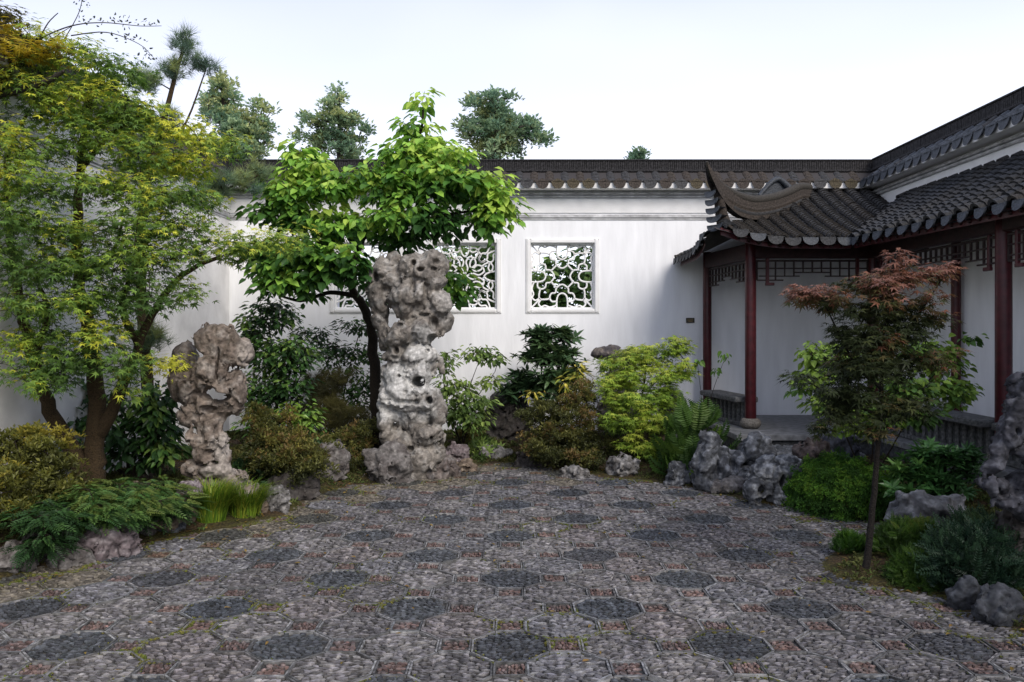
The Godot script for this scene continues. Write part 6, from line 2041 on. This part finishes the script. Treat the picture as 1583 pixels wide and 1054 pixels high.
	plant("red_maple", "slender small tree with red brown leaves on a thin dark trunk in the right bed", "tree", on_soil(1340, 874), [
		[[[1339, 878, 5.2], [1347, 800, 5.2], [1356, 700, 5.2], [1362, 600, 5.2], [1366, 500, 5.2], [1378, 420, 5.2], [1387, 385, 5.2]], 0.024, 0.006], [[[1362, 600, 5.2], [1320, 560, 5.1], [1270, 460, 5.1]], 0.012, 0.004], [[[1365, 560, 5.2], [1410, 500, 5.2], [1460, 425, 5.2]], 0.012, 0.004], [[[1360, 640, 5.2], [1300, 620, 5.1], [1250, 590, 5.1]], 0.010, 0.004]],
		[[1245, 455, 24, 13, 5.1, 0.12, 14, 0.52], [1290, 460, 34, 15.2, 5.1, 0.18, 20, 0.37], [1340, 440, 40, 18.2, 5.1, 0.2, 27, 0.32], [1395, 425, 34, 15.2, 5.2, 0.2, 20, 0.27], [1445, 415, 30, 13, 5.2, 0.15, 16, 0.32], [1388, 395, 6, 18.2, 5.2, 0.05, 4, 0.62], [1340, 480, 50, 20.8, 5.1, 0.25, 29, -0.14], [1405, 465, 44, 18.2, 5.2, 0.25, 25, 0.07], [1330, 520, 44, 23.4, 5.1, 0.25, 43, -0.48], [1395, 510, 40, 23.4, 5.2, 0.25, 32, -0.48], [1445, 490, 26, 10.4, 5.2, 0.12, 9, -0.04], [1320, 565, 44, 26, 5.1, 0.25, 43, -0.48], [1385, 560, 40, 23.4, 5.2, 0.25, 36, -0.53], [1300, 600, 40, 20.8, 5.1, 0.2, 29, -0.43], [1370, 525, 10, 28.6, 5.0, 0.08, 11, 0.12], [1340, 632, 60, 22, 5.1, 0.2, 18, -0.53], [1305, 640, 34, 18, 5.1, 0.18, 16, -0.41], [1400, 625, 36, 20, 5.1, 0.2, 20, -0.41], [1350, 665, 26, 14, 5.1, 0.15, 8, -0.41], [1440, 560, 30, 16, 5.2, 0.15, 12, -0.26], [1228, 585, 10, 5.2, 5.1, 0.06, 5, -0.18], [1265, 665, 8, 13, 5.1, 0.06, 5, -0.38]],
		{"leaf": "maple", "size": 0.054, "per": 14, "palette": red_pal, "bark": M.trunk_dark, "spread": 0.10, "flat": 0.5, "droop": 0.3, "stem": "stem", "singles": 300, "twig": 0.003, "bare": 0.4, "clump": 1.8})
	plant("rhododendron", "leafy green rhododendron with upright whorls behind the broad pitted boulder", "shrub", on_soil(1445, 785), [[[[1445, 775, 6.6], [1440, 720, 6.6]], 0.014, 0.006], [[[1448, 775, 6.6], [1480, 710, 6.6]], 0.014, 0.006]],
		[[1410, 725, 34, 22, 6.6, 0.2, 18, 0.1], [1450, 705, 36, 20, 6.6, 0.2, 20, 0.1], [1490, 710, 26, 22, 6.6, 0.2, 14, -0.05], [1400, 760, 26, 20, 6.5, 0.2, 12, -0.05], [1460, 745, 44, 24, 6.5, 0.2, 24, -0.1], [1385, 735, 12, 12, 6.6, 0.1, 4, 0.1]],
		{"leaf": "whorl", "size": 0.095, "per": 4, "palette": [Color(0.02, 0.05, 0.016), Color(0.032, 0.085, 0.024), Color(0.05, 0.12, 0.032), Color(0.09, 0.17, 0.04)], "spread": 0.06, "flat": 0.4, "droop": -0.2, "skin": M.leaf_gloss, "piece": "leaf_whorl", "singles": 120})
	mound("moss_mound", "feathery green cushion right of the red leaved tree's foot", "plant", 1420, 870, 130, 56, 0.2, 2400, {"leaf": "spray", "size": 0.055, "palette": [Color(0.022, 0.048, 0.008), Color(0.036, 0.078, 0.010), Color(0.055, 0.105, 0.014), Color(0.09, 0.12, 0.018)], "core": 0.2})
	mound("moss_mound", "smaller feathery green cushion at the edge of the right bed, nearest the paving", "plant", 1432, 920, 90, 56, 0.2, 1500, {"leaf": "spray", "size": 0.055, "palette": [Color(0.022, 0.05, 0.008), Color(0.038, 0.08, 0.012), Color(0.06, 0.11, 0.016)], "core": 0.2})
	mound("grassy_tuft", "grassy green tuft just left of the red leaved tree's trunk", "grass", 1318, 856, 56, 32, 0.10, 450, {"leaf": "spray", "size": 0.055, "palette": moss_pal, "core": 0.3, "lift": 0.6})
	mound("shady_fern", "dark blue green ferny shrub in the lower right corner", "fern", 1530, 925, 180, 98, 0.35, 800, {"leaf": "spray", "size": 0.115, "palette": [Color(0.010, 0.026, 0.014), Color(0.018, 0.040, 0.020), Color(0.028, 0.058, 0.028)], "core": 0.3, "piece": "leaf_spray", "singles": 120})
	mound("shady_fern", "dark ferny shrub under the jagged right edge rock behind the corner shrub", "fern", 1540, 850, 120, 50, 0.3, 500, {"leaf": "spray", "size": 0.10, "palette": [Color(0.012, 0.03, 0.014), Color(0.022, 0.048, 0.02), Color(0.05, 0.08, 0.028)], "core": 0.3})
	# low growth and fallen leaves over the soil
	rng.seed = 909
	var low := []
	var low_tint := []
	var dry := []
	var dry_tint := []
	for i in 42000:
		var x := rr(LEFT + 0.05, 4.2)
		var d := rr(3.6, BACK - 0.1)
		if x > 2.5 and d > 9.2:
			continue
		if absf(x) / d > 0.68:
			continue
		var h := soil_height(x, d)
		var cover := noise_bed.get_noise_2d(x * 4.0 + 30.0, d * 4.0)
		if h > 0.008:
			if cover + rr(-0.25, 0.25) > -0.16 + 0.15 * smoothstep(0.05, 0.012, h):
				var size := rr(0.03, 0.075)
				low.append(Transform3D(Basis(Vector3.UP, rr(0, TAU)).scaled(Vector3(size, size * rr(0.6, 1.2), size)), Vector3(x, h - 0.004, -d)))
				low_tint.append(Color(0.055, 0.085, 0.02).lerp(Color(0.11, 0.10, 0.03), clampf(cover * 1.5 + rr(0, 0.7), 0, 1)) * rr(0.6, 1.5))
			elif rng.randf() < 0.12:
				dry.append(leaf_place(Vector3(x, h + 0.006, -d), Vector3(rr(-1, 1), rr(-0.1, 0.2), rr(-1, 1)).normalized(), Vector3(rr(-0.3, 0.3), 1, rr(-0.3, 0.3)), rr(0.03, 0.05)))
				dry_tint.append(Color(0.22, 0.13, 0.04).lerp(Color(0.35, 0.24, 0.05), rr(0, 1)) * rr(0.5, 1.1))
		elif rng.randf() < 0.012 * (3.0 if beyond_paving(x, d) > -0.4 else 0.5):
			dry.append(leaf_place(Vector3(x, 0.014, -d), Vector3(rr(-1, 1), rr(-0.1, 0.2), rr(-1, 1)).normalized(), Vector3(rr(-0.3, 0.3), 1, rr(-0.3, 0.3)), rr(0.025, 0.045)))
			dry_tint.append(Color(0.24, 0.14, 0.04).lerp(Color(0.34, 0.25, 0.06), rr(0, 1)) * rr(0.5, 1.1))
	var cover_all := put_many("ground_cover", leaf_mesh["bunch"], M.moss, low, low_tint, self)
	stuff(tag(cover_all, "tiny creeping plants and moss covering the soil of the beds", "ground cover"))
	stuff(tag(put_many("fallen_leaves", leaf_mesh["oval"], M.leaf, dry, dry_tint, self), "dry yellow and brown leaves scattered over beds and paving edges", "fallen leaves"))


func make_sky() -> void:
	var cam := Camera3D.new()
	cam.name = "camera"
	cam.projection = Camera3D.PROJECTION_FRUSTUM
	cam.near = 0.05
	cam.far = 900.0
	cam.size = 2.0 * 0.05 * 527.0 / FOCAL
	cam.frustum_offset = Vector2(0, -15.0 / FOCAL * 0.05)
	cam.position = Vector3(0, EYE, 0)
	add_child(cam)
	# pale evening sky: white low down, blue higher up
	var h := 256
	var img := Image.create(512, h, false, Image.FORMAT_RGBF)
	var veil := FastNoiseLite.new()
	veil.seed = 3
	veil.frequency = 1.3
	veil.fractal_octaves = 4
	for j in h:
		var el := (0.5 - (j + 0.5) / h) * PI
		for i in 512:
			var az := TAU * i / 512.0
			var dir := Vector3(cos(az) * cos(el), sin(el), sin(az) * cos(el))
			var t := clampf(sin(maxf(el, 0.0)) / 0.45, 0.0, 1.0)
			var c := Color(0.715, 0.745, 0.82).lerp(Color(0.262, 0.295, 0.415), pow(t, 0.9))
			var w := clampf(veil.get_noise_3d(dir.x, dir.y * 4.0, dir.z) * 0.9 + 0.25, 0.0, 1.0) * clampf(sin(maxf(el, 0.0)) * 4.0, 0, 1)
			c = c.lerp(Color(0.59, 0.595, 0.625), w * 0.28)
			if el < 0:
				c = Color(0.25, 0.24, 0.22)
			img.set_pixel(i, j, c)
	var pano := PanoramaSkyMaterial.new()
	pano.panorama = ImageTexture.create_from_image(img)
	var sky := Sky.new()
	sky.sky_material = pano
	var env := Environment.new()
	env.background_mode = Environment.BG_SKY
	env.sky = sky
	env.tonemap_mode = Environment.TONE_MAPPER_LINEAR
	env.tonemap_exposure = 2.28
	env.sdfgi_enabled = true
	env.ssao_enabled = true
	env.ssil_enabled = true
	var we := WorldEnvironment.new()
	we.name = "world"
	we.environment = env
	add_child(we)
	var sun := DirectionalLight3D.new()
	sun.name = "sun"
	sun.light_color = Color(1.0, 0.965, 0.925)
	sun.light_energy = 0.5
	sun.light_angular_distance = 34.0
	sun.shadow_enabled = true
	sun.look_at_from_position(Vector3(0.46, 0.72, 0.82) * 50.0, Vector3.ZERO)
	add_child(sun)


func _ready() -> void:
	make_sky()
	rng.seed = 1
	make_materials()
	build_ground()
	rng.seed = 2
	build_walls()
	rng.seed = 3
	build_gallery()
	rng.seed = 4
	build_rocks()
	rng.seed = 5
	build_plants()
